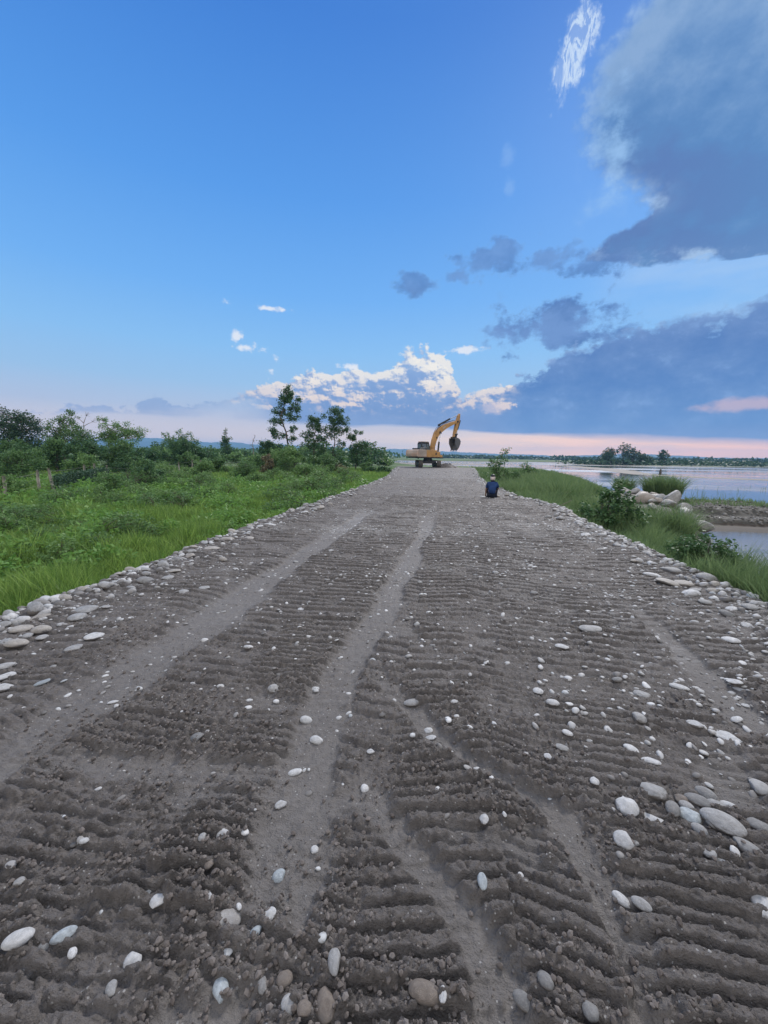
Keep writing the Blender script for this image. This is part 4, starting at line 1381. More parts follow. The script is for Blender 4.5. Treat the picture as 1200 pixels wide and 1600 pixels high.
_rg = np.random.RandomState(77)
reed_clump('grass_tuft', 14.6, 29.6, -0.75, 2.4, 2600, 1.35, 'large rounded tuft of tall grass on top of the pale boulder heap by the water', _rg, w=0.03)
reed_clump('grass_tuft', 12.5, 30.5, -0.85, 1.1, 900, 1.3, 'narrow upright tuft of tall grass left of the large one on the boulder heap', _rg, w=0.03)
reed_clump('grass_tuft', 7.5, 14.7, -1.0, 1.6, 1300, 1.15, 'wispy brownish tuft of tall grass in front of the pale boulder heap', _rg, w=0.016)
reed_clump('grass_tuft', 8.9, 16.4, -1.35, 1.0, 420, 1.15, 'thin leaning tuft of tall grass at the water in front of the slanted pale boulders', _rg, w=0.016, lean=0.9)
reed_clump('grass_tuft', 6.3, 7.6, -0.95, 1.5, 1500, 1.0, 'arching tuft of green grass nearest the camera on the river bank', _rg, w=0.010)
reed_clump('grass_tuft', 6.2, 9.6, -1.05, 1.0, 800, 0.7, 'pale green tuft of grass at the edge of the near pool', _rg, w=0.011)

# sparse reeds standing in the shallows
_n = 700
_y = _rg.uniform(27, 58, _n)
_x = river_edge(_y) + 1.5 + _rg.random_sample(_n) * (10 + 0.35 * _y)
_k = fbm(_x * 0.35, _y * 0.22, 631, 3) > 0.03
_x, _y = _x[_k], _y[_k]
blades('shallow_water_reeds', _x, _y, _x * 0 + WATER_Z - 0.1, _rg.uniform(0.35, 0.85, len(_x)), np.full(len(_x), 0.03), _rg, M['bankgrass'], 0.25)


def tube_into(verts, faces, pts, radii, k=6):
    """tapered tube along a polyline"""
    base = len(verts)
    pts = [Vector(p) for p in pts]
    for i, p in enumerate(pts):
        d = (pts[min(i + 1, len(pts) - 1)] - pts[max(i - 1, 0)]).normalized()
        s = d.orthogonal().normalized()
        t = d.cross(s)
        for j in range(k):
            a = 2 * math.pi * j / k
            verts.append(tuple(p + (s * math.cos(a) + t * math.sin(a)) * radii[i]))
    for i in range(len(pts) - 1):
        for j in range(k):
            a = base + i * k + j
            b = base + i * k + (j + 1) % k
            faces.append((a, b, b + k, a + k))
    return verts, faces


def build_tree(name, label, cat, loc, blobs, leaf, n_leaf, mat, rs, trunk_h=None, trunk_r=0.12, bark='bark', twigs=9, spread=0.33, group=None, aspect=0.5, stems=1):
    """blobs: (x, y, z, rx, ry, rz) masses of foliage round the ends of the limbs"""
    root = empty(name, loc)
    tag(root, label, cat, group)
    verts, faces = [], []
    tips, tipr = [], []
    top = max(b[2] for b in blobs)
    th = trunk_h or top
    for s in range(stems):
        ox, oy = (0, 0) if stems == 1 else rs.uniform(-0.25, 0.25, 2)
        n = 6
        pts = [(ox + 0.03 * th * rs.normal() * (i > 0), oy + 0.03 * th * rs.normal() * (i > 0), th * i / n - 0.2) for i in range(n + 1)]
        tube_into(verts, faces, pts, [trunk_r * (1.15 - 0.95 * i / n) for i in range(n + 1)])
        if s == 0:
            stem = pts
    vol = np.array([b[3] * b[4] * b[5] for b in blobs])
    share = vol ** 0.75 / (vol ** 0.75).sum()
    for b, sh in zip(blobs, share):
        c = Vector(b[:3])
        zt = max(0.15 * th, min(th, c.z - 0.35 * b[5] - 0.25 * math.hypot(c.x, c.y)))
        i = min(len(stem) - 2, int((zt + 0.2) / th * 6))
        f = (zt + 0.2) / th * 6 - i
        p0 = Vector(stem[i]).lerp(Vector(stem[i + 1]), max(0, min(1, f)))
        mid = p0.lerp(c, 0.55) + Vector((0, 0, 0.06 * b[5]))
        tube_into(verts, faces, [p0, mid, c], [trunk_r * 0.45, trunk_r * 0.28, trunk_r * 0.12], 5)
        nt = max(4, int(twigs * (0.6 + 3 * sh)))
        for _ in range(nt):
            d = rs.normal(size=3)
            d /= np.linalg.norm(d)
            rr = rs.uniform(0.45, 1.0)
            tip = c + Vector((d[0] * b[3] * rr, d[1] * b[4] * rr, d[2] * b[5] * rr))
            tube_into(verts, faces, [c.lerp(mid, 0.3), c.lerp(tip, 0.6) + Vector((0, 0, 0.05 * b[5])), tip], [trunk_r * 0.13, trunk_r * 0.08, trunk_r * 0.03], 3)
            tips.append(tip[:])
            tipr.append(spread * (b[3] * b[4] * b[5]) ** (1 / 3))
    tr = mesh_np('trunk', verts, [np.array([f for f in faces])])
    link('trunk', tr, M[bark], root)
    if n_leaf:
        tips = np.array(tips)
        tipr = np.array(tipr)
        w = tipr ** 2
        which = rs.choice(len(tips), n_leaf, p=w / w.sum())
        P = tips[which] + rs.normal(size=(n_leaf, 3)) * tipr[which][:, None] * 0.55
        P[:, 2] = np.maximum(P[:, 2], 0.02)
        V, F = leaf_quads(P, leaf, rs, 0.3, aspect)
        tint = np.clip(rs.random_sample(n_leaf) * 0.7 + 0.3 * rs.random_sample(len(tips))[which], 0, 1)
        me = mesh_np('crown', V, [F], {'tint': np.repeat(tint, 4)}, smooth=False)
        link('crown', me, M[mat], root)
    return root


def blobs_of(rs, w, h, z0, n, depth=None):
    """n random foliage masses filling a crown w wide, from z0 up to h"""
    out = []
    depth = depth or w
    for k in range(n):
        t = (k + rs.random_sample()) / n
        z = z0 + (h - z0) * (0.12 + 0.80 * t)
        f = math.sin(math.pi * min(1, 0.18 + 0.80 * t)) ** 0.7
        a = rs.uniform(0, 6.283)
        q = rs.uniform(0.25, 0.75) * f
        s = (0.20 + 0.16 * rs.random_sample())
        out.append((math.cos(a) * q * w * 0.5, math.sin(a) * q * depth * 0.5, z, w * s, depth * s, (h - z0) * s * 0.75))
    return out


RT = np.random.RandomState(51)


def gz(x, y):
    return float(terrain(np.array([[x]]), np.array([[y]]))[0, 0])


def shrub(x, y, w, h, label, mat='midleaf', n=2600, leaf=None, group=None, cat='shrub', blobs=None, name='shrub', z=None, twigs=9, spread=0.33, stems=3):
    d = math.hypot(x, y)
    leaf = leaf or max(0.05, 0.0042 * d)
    b = blobs or blobs_of(RT, w, h, 0.08 * h, 8)
    return build_tree(name, label, cat, (x, y, (gz(x, y) if z is None else z) - 0.03), b, leaf, n, mat, RT, h * 0.75, 0.03 + 0.008 * h, 'bark', twigs, spread, group, 0.5, stems)


# left: the thicket beyond the meadow, then the line of young trees
build_tree('leafy_tree', 'tall blackish tree at the frame edge, standing above the thicket behind the fence', 'tree', (-51.6, 41.5, -1), [(-0.5, 0, 5.4, 2.4, 2.2, 1.5), (1.6, 0, 5.0, 1.6, 1.6, 1.5), (-2.4, 0.5, 4.6, 1.7, 1.6, 1.6), (0.2, 0.5, 6.7, 1.3, 1.2, 0.9), (2.0, 0, 6.3, 0.9, 0.9, 0.8), (-1.9, 0, 7.0, 0.9, 0.9, 0.7), (0.6, 0, 3.6, 2.2, 2.0, 1.2), (-1.0, 0, 3.2, 2.0, 2.0, 1.2)], 0.25, 9000, 'blueleaf', RT, 6.4, 0.2, twigs=15)
build_tree('leafy_tree', 'mid green airy tree with sprays of leaves, right of the blackish one', 'tree', (-46.6, 42.8, -1), [(-1.2, 0, 5.0, 1.5, 1.5, 1.1), (0.6, 0, 5.5, 1.3, 1.3, 1.0), (1.6, 0, 6.9, 1.0, 0.8, 0.6), (0.4, 0, 3.9, 2.2, 2.0, 1.2), (2.6, 0, 4.5, 1.5, 1.5, 1.0), (-2.0, 0, 3.6, 1.6, 1.6, 1.0), (-0.3, 0, 6.5, 0.8, 0.8, 0.6)], 0.23, 6200, 'midleaf', RT, 6.0, 0.15, twigs=13)
build_tree('leafy_tree', 'pale green spreading tree with thin outer sprays, outermost of the thicket towards the hills', 'tree', (-43.6, 46.5, -1), [(0.5, 0, 5.4, 1.7, 1.5, 0.9), (2.6, 0, 5.6, 1.5, 1.3, 0.7), (4.4, 0, 5.2, 1.3, 1.2, 0.6), (1.0, 0, 4.1, 1.9, 1.7, 1.0), (3.0, 0, 4.4, 1.4, 1.3, 0.8), (-1.0, 0, 6.6, 0.9, 0.9, 0.6), (-0.6, 0, 4.6, 1.3, 1.3, 0.9)], 0.21, 5600, 'lightleaf', RT, 5.4, 0.14, twigs=13)
build_tree('bare_tree', 'thin bare twigs rising out of the thicket between two leafy trees', 'tree', (-45.0, 44.2, -1), [(-0.8, 0, 6.6, 0.7, 0.6, 0.9), (0.5, 0, 7.0, 0.7, 0.6, 0.9), (1.4, 0, 6.2, 0.8, 0.6, 0.7)], 0.2, 0, 'midleaf', RT, 6.2, 0.10, 'palebark', 9)

for x, y, w, h, mat, lab in [
    (-47.8, 38.2, 4.6, 3.2, 'midleaf', 'wide mid green shrub under the blackish tree at the frame edge'),
    (-43.2, 38.6, 4.8, 3.6, 'midleaf', 'wide rounded shrub directly behind the vine-covered fence'),
    (-39.4, 38.0, 4.4, 3.4, 'darkleaf', 'dark dense shrub behind the right-hand posts of the vine-covered fence'),
    (-36.6, 39.8, 4.6, 3.6, 'midleaf', 'tall spreading shrub at the end of the thicket, under the pale green tree'),
    (-33.4, 20.6, 3.6, 2.1, 'lightleaf', 'light green sprawling shrub at the frame edge in front of the fence'),
    (-27.8, 17.9, 2.6, 1.9, 'midleaf', 'mid green shrub at the frame edge beside the first fence posts'),
    (-30.2, 34.8, 3.8, 3.0, 'darkleaf', 'dark rounded shrub between the thicket and the field, right of the vine-covered fence'),
    (-19.6, 23.9, 1.9, 1.9, 'darkleaf', 'small dark round shrub standing alone in the tall grass'),
    (-17.0, 17.9, 1.5, 1.35, 'midleaf', 'small upright shrub in the tall grass nearest the track on the meadow side'),
    (-22.6, 17.4, 1.7, 1.25, 'lightleaf', 'low light green shrub right below the leaning fence post'),
    (-24.6, 22.6, 2.2, 1.0, 'lightleaf', 'low pale shrub in the grass below the vine-covered fence'),
    (-31.5, 25.4, 3.6, 2.4, 'midleaf', 'mid green shrub crowding the vine-covered fence from behind'),
    (-36.0, 28.6, 4.2, 2.9, 'darkleaf', 'dark shrub at the foot of the blackish tree, behind the first fence posts'),
    (-30.5, 29.8, 3.4, 2.3, 'lightleaf', 'pale green shrub between the vine-covered fence and the thicket'),
    (-25.6, 30.4, 2.6, 1.9, 'midleaf', 'shrub in tall grass just past the last post of the vine-covered fence'),
    (-22.0, 28.2, 2.2, 1.4, 'lightleaf', 'pale shrub in tall grass beyond the lone dark round shrub'),
    (-43.4, 61.0, 9.2, 4.0, 'darkleaf', 'wide dark bush around the foot of the airy tree in the middle of the field'),
    (-36.2, 52.0, 4.2, 2.3, 'midleaf', 'low wide bush in the field in front of the conifer-like tree'),
    (-24.4, 50.0, 3.6, 2.2, 'midleaf', 'bush at the left foot of the tall young trees'),
    (-26.3, 56.5, 3.4, 4.2, 'darkleaf', 'dark leafy bush touching the trunk of the tallest young tree'),
    (-21.4, 48.2, 4.4, 2.7, 'lightleaf', 'light green bush in front of the tallest young tree'),
    (-18.4, 46.5, 4.6, 3.1, 'lightleaf', 'largest light green bush in front of the young trees'),
    (-15.8, 50.0, 4.0, 2.7, 'midleaf', 'mid green bush below the gap between the young trees'),
    (-13.6, 50.0, 2.4, 1.2, 'dryleaf', 'brownish dry bush in front of the round young tree'),
    (-20.6, 44.0, 1.6, 2.4, 'dryleaf', 'dry grey-brown thorny bush before the tallest young tree'),
    (-14.6, 40.0, 3.6, 1.5, 'lightleaf', 'low pale green bush where the meadow meets the track rim'),
    (-10.4, 56.0, 2.4, 1.0, 'darkleaf', 'dark low bush at the far rim of the track, left of the digger'),
    (-9.3, 60.0, 2.0, 0.9, 'darkleaf', 'small dark bush nearest the digger at the far rim of the track'),
    (-12.4, 62.0, 2.6, 1.3, 'midleaf', 'mid green bush behind the dark low bush at the far rim'),
    (-18.8, 35.4, 2.6, 1.9, 'midleaf', 'bush in the open meadow between the lone dark shrub and the young trees'),
    (-24.2, 36.6, 2.8, 1.7, 'lightleaf', 'light bush in the open meadow in front of the bare sapling'),
    (-15.2, 30.2, 2.4, 1.2, 'lightleaf', 'low leafy bush in the meadow beyond the small upright shrub'),
    (-27.6, 44.5, 3.4, 1.9, 'midleaf', 'bush in the meadow below the bare sapling'),
]:
    shrub(x, y, w, h, lab, mat, int(1200 + 340 * w * h))

build_tree('leafy_tree', 'airy tree with two loose tops over a wide bush in the middle of the field', 'tree', (-44.6, 62.0, -1), [(-1.8, 0, 4.6, 1.6, 1.4, 1.0), (0.4, 0, 5.6, 1.4, 1.2, 0.9), (1.6, 0, 4.4, 1.6, 1.4, 1.0), (-2.8, 0, 5.4, 0.8, 0.8, 0.6), (0.0, 0, 3.4, 2.4, 2.0, 1.0)], 0.28, 2400, 'midleaf', RT, 5.2, 0.13, twigs=11)
build_tree('pointed_tree', 'dark pointed conifer-like tree standing alone before the hills', 'tree', (-57.4, 98.0, -1), [(0, 0, 1.6, 2.1, 2.0, 1.1), (0.3, 0, 3.2, 2.0, 1.9, 1.2), (-0.3, 0, 4.9, 1.6, 1.5, 1.2), (0.2, 0, 6.5, 1.1, 1.1, 1.1), (-0.1, 0, 8.0, 0.6, 0.6, 0.9)], 0.42, 3000, 'darkleaf', RT, 8.3, 0.16, twigs=14)
build_tree('bare_sapling', 'bare leafless sapling left of the tallest young tree', 'tree', (-46.8, 92.0, -1), [(0, 0, 5.6, 1.0, 0.9, 1.1), (0.5, 0, 6.8, 0.8, 0.7, 0.9), (-0.7, 0, 4.6, 0.9, 0.8, 0.8)], 0.3, 0, 'midleaf', RT, 6.2, 0.16, 'palebark', 9)
build_tree('slender_tree', 'tallest slender young tree with open tiered crown, leftmost of the group beside the track', 'tree', (-24.3, 59.0, -1), [(0.2, 0, 12.0, 1.0, 1.0, 0.9), (0.8, 0, 11.0, 1.5, 1.3, 0.9), (-0.7, 0, 10.6, 1.3, 1.2, 0.8), (1.2, 0, 9.6, 1.4, 1.2, 0.7), (-0.9, 0, 9.0, 1.3, 1.2, 0.8), (0.9, 0, 8.2, 1.2, 1.1, 0.7), (-1.9, 0, 7.4, 1.3, 1.2, 0.7), (1.0, 0, 6.4, 0.9, 0.9, 0.6), (-1.7, 0, 5.6, 1.4, 1.2, 0.7), (0.6, 0, 5.0, 0.9, 0.9, 0.6), (-2.4, 0, 6.3, 0.8, 0.8, 0.5)], 0.27, 6500, 'darkleaf', RT, 12.4, 0.17, twigs=14, spread=0.34)
build_tree('slender_tree', 'shorter young tree between the tallest one and its equally slim neighbour', 'tree', (-21.0, 62.0, -1), [(0.3, 0, 8.3, 1.2, 1.1, 0.8), (-0.6, 0, 7.4, 1.4, 1.2, 0.8), (0.9, 0, 6.8, 1.3, 1.2, 0.8), (-1.0, 0, 5.6, 1.3, 1.2, 0.7), (0.8, 0, 5.0, 1.3, 1.2, 0.7), (-0.9, 0, 4.0, 1.4, 1.2, 0.8), (0.9, 0, 3.4, 1.2, 1.2, 0.8), (0, 0, 2.2, 1.5, 1.3, 0.9)], 0.27, 5600, 'darkleaf', RT, 8.4, 0.13, twigs=13, spread=0.34)
build_tree('slender_tree', 'second tallest slender young tree with a bushy top and bare lower trunk', 'tree', (-18.2, 64.0, -1), [(0.2, 0, 9.7, 1.3, 1.2, 0.7), (-0.5, 0, 8.8, 1.6, 1.4, 0.8), (0.9, 0, 8.2, 1.5, 1.3, 0.8), (-0.8, 0, 7.2, 1.4, 1.3, 0.8), (1.3, 0, 6.4, 1.5, 1.3, 0.7), (-0.6, 0, 5.7, 1.2, 1.1, 0.6), (1.0, 0, 4.6, 0.9, 0.9, 0.6), (-0.5, 0, 3.0, 0.9, 0.9, 0.7), (0.3, 0, 1.8, 1.3, 1.2, 0.8)], 0.27, 5600, 'darkleaf', RT, 9.6, 0.14, twigs=13, spread=0.34)
build_tree('slender_tree', 'short round-topped young tree, nearest of the group to the digger', 'tree', (-15.2, 66.0, -1), [(0.2, 0, 6.0, 1.1, 1.0, 0.7), (-0.7, 0, 5.2, 1.3, 1.2, 0.8), (1.0, 0, 4.8, 1.3, 1.2, 0.8), (0.2, 0, 4.0, 1.7, 1.5, 0.8), (1.6, 0, 3.4, 1.1, 1.0, 0.8), (-1.1, 0, 3.2, 1.3, 1.2, 0.8), (0.4, 0, 2.2, 1.8, 1.5, 0.9), (0.8, 0, 1.0, 1.3, 1.2, 0.7)], 0.27, 5600, 'darkleaf', RT, 5.9, 0.12, twigs=9)

# scrub out on the plain: copies of four bushes
_protos = []
for k, (w, h, mat) in enumerate([(5.0, 2.6, 'midleaf'), (6.5, 3.2, 'darkleaf'), (4.2, 2.0, 'lightleaf'), (4.6, 4.2, 'darkleaf')]):
    _protos.append(shrub(-60 - 9 * k, 80 + 14 * k, w, h, 'distant scrub bush far out on the plain before the hills', mat, 700, 0.55, 'scrub bushes far out on the plain'))
_sr = random.Random(9)
for k in range(120):
    y = 72 * (6.5 ** _sr.random())
    x = -math.tan(R(_sr.uniform(8.5, 52))) * y
    if x > river_edge(y) - 6 or (y < 95 and x > -22):
        continue
    src = _protos[_sr.randrange(4)]
    c = src.copy()
    COL.objects.link(c)
    c.location = (x, y, gz(x, y) - 0.1)
    c.rotation_euler = (0, 0, _sr.uniform(0, 6.28))
    s = _sr.uniform(0.6, 1.2) * (1 + y / 400)
    c.scale = (s * _sr.uniform(0.9, 1.5), s * _sr.uniform(0.9, 1.5), s * _sr.uniform(0.8, 1.1))
    for ch in src.children:
        d = ch.copy()
        COL.objects.link(d)
        d.parent = c

# small weedy bushes standing about in the meadow: copies of three
_mp = []
for k, (w, h, mat) in enumerate([(1.5, 0.95, 'lightleaf'), (1.9, 1.25, 'midleaf'), (1.2, 1.05, 'lightleaf')]):
    _mp.append(shrub(-12.0 - 4 * k, 20.5 + 3.5 * k, w, h, 'small leafy bush growing out of the meadow grass between track and fence', mat, 900, 0.10, 'small bushes growing out of the meadow'))
for k in range(115):
    y = 6.5 * (7.0 ** _sr.random())
    x = -4.9 - (0.9 + 0.78 * y) * _sr.random() ** 0.8
    if abs(x + 22) < 3 and abs(y - 19) < 4:
        continue
    src = _mp[_sr.randrange(3)]
    c = src.copy()
    COL.objects.link(c)
    c.location = (x, y, gz(x, y) - 0.05)
    c.rotation_euler = (0, 0, _sr.uniform(0, 6.28))
    s = _sr.uniform(0.4, 0.95) * (0.62 + y / 40)
    c.scale = (s * _sr.uniform(0.9, 1.5), s * _sr.uniform(0.9, 1.5), s)
    for ch in src.children:
        d = ch.copy()
        COL.objects.link(d)
        d.parent = c

# river side
build_tree('shrub', 'leafy bush with a leaning pointed top right behind the sitting person', 'shrub', (3.95, 33.5, -0.45), [(-0.2, 0, 0.7, 0.8, 0.8, 0.5), (0.2, 0, 1.3, 0.75, 0.7, 0.5), (-0.35, 0, 1.6, 0.5, 0.5, 0.4), (0.35, 0, 1.9, 0.5, 0.5, 0.4), (0.6, 0, 2.45, 0.32, 0.3, 0.35), (0.7, 0, 0.7, 0.6, 0.6, 0.5), (0.95, 0, 2.75, 0.2, 0.2, 0.2)], 0.15, 2400, 'midleaf', RT, 2.0, 0.05, twigs=10)
shrub(6.0, 36.0, 1.7, 1.2, 'low bush to the right of the leaning bush behind the sitting person', 'midleaf', 900, z=-0.6)
shrub(8.6, 45.0, 2.2, 1.7, 'round bush on the far river bank beyond the sitting person', 'midleaf', 1000, z=-0.7)
shrub(10.6, 50.0, 2.6, 1.2, 'flat low bush on the far river bank at the water', 'darkleaf', 900, z=-0.8)
build_tree('shrub', 'dark glossy leafy bush on the river-side rim in front of the boulder heap', 'shrub', (4.95, 12.9, -0.62), [(0.15, 0, 1.35, 0.32, 0.3, 0.26), (0.0, 0, 1.05, 0.5, 0.45, 0.3), (0.55, 0, 0.85, 0.45, 0.4, 0.3), (-0.55, 0, 0.6, 0.5, 0.45, 0.3), (0.0, 0, 0.5, 0.6, 0.5, 0.35), (0.75, 0, 0.45, 0.45, 0.4, 0.3), (-0.9, 0, 0.35, 0.4, 0.4, 0.25)], 0.12, 2600, 'darkleaf', RT, 1.2, 0.03, twigs=11, aspect=0.6, stems=4)
shrub(5.05, 8.6, 1.35, 0.9, 'low dark leafy bush on the bank beside the near pool', 'darkleaf', 2200, 0.085, z=-0.70)
shrub(5.6, 19.5, 1.5, 0.9, 'green bush half hidden in bank grass beyond the dark glossy bush', 'midleaf', 1100, z=-0.7)

# the wooded islet across the water
for k, (x, y, h, w, lab) in enumerate([
    (98, 262, 10.5, 9.0, 'rounded tree at the left end of the wooded islet across the water'),
    (107, 266, 11.5, 10.5, 'broad tree in the middle of the wooded islet, one of its tallest'),
    (114, 270, 11.0, 9.5, 'broad tree right of the middle on the wooded islet'),
    (122, 276, 7.0, 9.0, 'low spreading tree on the wooded islet between the broad trees and the lone one'),
    (137, 282, 10.5, 7.0, 'lone tree with a clear trunk at the right end of the wooded islet'),
    (102, 276, 8.0, 9.0, 'shorter tree behind the left end of the wooded islet'),
    (130, 284, 5.5, 7.5, 'low bushy tree beside the lone tree on the wooded islet')]):
    build_tree('islet_tree', lab, 'tree', (x, y, -1.4), blobs_of(RT, w, h, 0.22 * h, 9), 1.0, 900, 'blueleaf', RT, h * 0.8, 0.3, twigs=8)


def far_wood(name, pts, hgt, n, mat, seed, size=3.0, width=14):
    rs = np.random.RandomState(seed)
    pts = np.array(pts, float)
    t = rs.random_sample(n)
    s = np.linspace(0, 1, len(pts))
    x = np.interp(t, s, pts[:, 0]) + rs.normal(0, width, n)
    y = np.interp(t, s, pts[:, 1]) + rs.normal(0, width, n)
    top = hgt * (0.55 + 0.9 * np.clip(fbm(x * 0.035, y * 0.02, seed + 3, 4) + 0.4, 0, 1))
    z = -1.6 + top * rs.random_sample(n) ** 0.7
    V, F = leaf_quads(np.stack([x, y, z], -1), np.full(n, size), rs, 0.3, 0.75)
    me = mesh_np(name, V, [F], {'tint': np.repeat(rs.random_sample(n), 4)}, smooth=False)
    tag(link(name, me, M[mat]), kind='stuff')


far_wood('far_wood', [(180, 700), (330, 650), (520, 600), (700, 560), (900, 560)], 5.5, 22000, 'blueleaf', 71, 4.5, 10)
far_wood('far_wood', [(-20, 640), (60, 660), (150, 700)], 5, 6000, 'blueleaf', 72, 3.5, 12)
far_wood('far_wood', [(-900, 620), (-600, 640), (-300, 600), (-100, 560)], 9, 9000, 'darkleaf', 73, 5.0, 25)
far_wood('far_wood', [(-480, 330), (-300, 340), (-150, 330), (-70, 345)], 5.5, 7000, 'darkleaf', 74, 3.0, 18)
far_wood('islet_scrub', [(80, 262), (110, 272), (150, 290), (230, 330)], 3.2, 3200, 'blueleaf', 75, 1.8, 6)
far_wood('islet_scrub', [(190, 415), (280, 405), (350, 425)], 3.5, 1600, 'blueleaf', 76, 2.4, 6)

# ------------------------------------------------------------------ fences in the meadow


def fence(name, label, posts, vines, rs):
    """posts: (x, y, height, lean)"""
    x0, y0 = posts[0][:2]
    root = empty(name, (x0, y0, gz(x0, y0)))
    tag(root, label, 'fence')
    z0 = gz(x0, y0)
    tops = []
    for x, y, h, lean in posts:
        v, f = [], []
        zz = gz(x, y) - z0
        pts = [(x - x0 + lean * t + 0.02 * rs.normal(), y - y0, zz - 0.3 + (h + 0.3) * t) for t in (0, 0.35, 0.7, 1.0)]
        tube_into(v, f, pts, [0.085, 0.08, 0.075, 0.065], 8)
        v.append(pts[-1])
        nv = len(v)
        f2 = [(nv - 1, nv - 9 + (j + 1) % 8, nv - 9 + j) for j in range(8)]
        link('post', mesh_np('post', v, [np.array(f), np.array(f2)]), M['post'], root)
        tops.append((pts[0], pts[-1]))
    for lvl in (0.45, 0.68, 0.9):
        v, f = [], []
        line = []
        for (a, b) in tops:
            line.append(Vector(a).lerp(Vector(b), lvl))
        full = []
        for a, b in zip(line[:-1], line[1:]):
            for t in (0, 0.33, 0.66):
                p = a.lerp(b, t)
                p.z -= 0.06 * math.sin(math.pi * t)
                full.append(p)
        full.append(line[-1])
        tube_into(v, f, full, [0.006] * len(full), 4)
        link('wire', mesh_np('wire', v, [np.array(f)]), M['wire'], root)
    if vines:
        i0, i1, n = vines
        a = np.array(posts[i0][:2])
        b = np.array(posts[i1][:2])
        t = rs.random_sample(n)
        P = a + (b - a) * t[:, None] + rs.normal(0, 0.10, (n, 2))
        top = 1.15 + 0.25 * fbm(t * 14, t * 0, 5, 3)
        z = np.array([gz(*(a + (b - a) * q)) for q in np.linspace(0, 1, 12)])
        zz = np.interp(t, np.linspace(0, 1, 12), z) + top * rs.random_sample(n) ** 0.8
        V, F = leaf_quads(np.stack([P[:, 0] - x0, P[:, 1] - y0, zz - z0], -1), np.full(n, 0.13), rs, 0.1, 0.7)
        link('creeper', mesh_np('creeper', V, [F], {'tint': np.repeat(rs.random_sample(n), 4)}, smooth=False), M['blueleaf'], root)
    return root


fence('wire_fence', 'weathered post fence overgrown with dark vines in front of the thicket', [(-27.6, 15.4, 1.2, 0.05), (-22.3, 17.0, 1.2, 0.02), (-23.9, 20.1, 1.35, 0.0), (-21.9, 19.3, 1.55, -0.28), (-26.4, 25.6, 1.35, 0.03), (-26.0, 26.2, 1.45, -0.1), (-26.4, 27.6, 1.4, 0.05), (-28.5, 33.0, 1.3, 0.0)], (3, 6, 4200), RT)
fence('wire_fence', 'short row of thin pale fence posts standing in grass before the wide dark bush', [(-32.1, 42.3, 1.3, 0.05), (-32.8, 45.0, 1.4, -0.06), (-33.0, 47.8, 1.5, 0.08), (-33.4, 50.4, 1.4, 0.0)], None, RT)

# ------------------------------------------------------------------ boulders by the water, driftwood, post on the sandbar
M['boulder'] = mat_stone('pale_boulder', (0.22, 0.212, 0.198), (0.36, 0.35, 0.33), -0.15)
M['tanboulder'] = mat_stone('tan_boulder', (0.24, 0.205, 0.17), (0.33, 0.29, 0.25), -0.15)
BOULDER_MESH = []
for _k in range(6):
    _v = stone_shape(STONE_V, 700 + _k, 1.0)
    _v = _v * (1 + 0.05 * fbm(_v[:, 0] * 2.5 + _v[:, 2] * 2, _v[:, 1] * 2.5 + _k * 5, 411 + _k, 4))[:, None]
    BOULDER_MESH.append((_v, STONE_F))


def boulder(x, y, z, a, b, c, rot, label, mat, k, group=None):
    v, f = BOULDER_MESH[k % 6]
    me = mesh_np('boulder', v, [f])
    o = link('boulder', me, M[mat])
    o.location = (x, y, max(z, float(heap_z(np.array(x), np.array(y))) + 0.35 * c))
    o.scale = (a * 0.85, b * 0.85, c * 0.85)
    o.rotation_euler = rot
    tag(o, label, 'boulder', group)


# earth the boulders lie on
def heap_z(X, Y):
    cx = np.interp(Y, [16, 20, 24, 28, 33], [9.2, 10.4, 11.8, 13.0, 14.2])
    q = np.sqrt(((X - cx + 0.6) / 2.3) ** 2 + (np.clip(np.abs(Y - 25) - 5.0, 0, 9) / 2.5) ** 2)
    return -2.1 + 1.5 * sstep(q, 1.15, 0.2) + 0.15 * fbm(X, Y, 801, 4)


def make_heap():
    n = 60
    X, Y = np.meshgrid(np.linspace(6.5, 16.5, n), np.linspace(16.5, 33, n))
    me = mesh_np('stony_bank', np.stack([X, Y, heap_z(X, Y)], -1).reshape(-1, 3), [grid_faces(n, n)])
    tag(link('stony_bank', me, M['gravelbar']), kind='structure')


make_heap()
boulder(12.1, 23.6, -0.55, 0.46, 0.4, 0.80, (0.1, 0.55, 0.2), 'tallest slanted pale boulder at the water end of the heap', 'boulder', 0)
boulder(12.5, 23.0, -0.9, 0.55, 0.42, 0.45, (0.2, 0.35, 0.5), 'smooth pale boulder leaning against the tallest slanted one', 'boulder', 1)
boulder(11.5, 21.0, -1.15, 0.75, 0.5, 0.35, (0.1, 0.25, -0.3), 'wide flat pale boulder below the tallest slanted one', 'boulder', 2)
boulder(11.7, 20.0, -1.35, 0.62, 0.5, 0.34, (0.0, 0.3, 0.2), 'grey flat boulder lowest at the water end of the heap', 'boulder', 3)
boulder(10.7, 19.6, -1.30, 0.50, 0.45, 0.45, (0.3, 0.1, 0.9), 'pale blocky boulder behind the wispy tuft of grass', 'boulder', 4)
boulder(11.1, 24.4, -0.72, 0.60, 0.5, 0.42, (0.2, 0.2, 0.4), 'tan rounded boulder in the middle of the heap', 'tanboulder', 5)
boulder(10.3, 22.6, -0.95, 0.75, 0.55, 0.48, (0.0, 0.1, 0.2), 'large tan boulder half behind grass at the foot of the heap', 'tanboulder', 0)
boulder(9.3, 22.4, -0.85, 0.60, 0.5, 0.42, (0.2, 0.2, 0.8), 'whitish boulder in the lower row of the heap, beside the large tan one', 'boulder', 1)
boulder(8.5, 21.6, -0.9, 0.60, 0.5, 0.46, (0.2, 0.0, 1.4), 'greenish grey boulder at the landward end of the heap', 'boulder', 2)
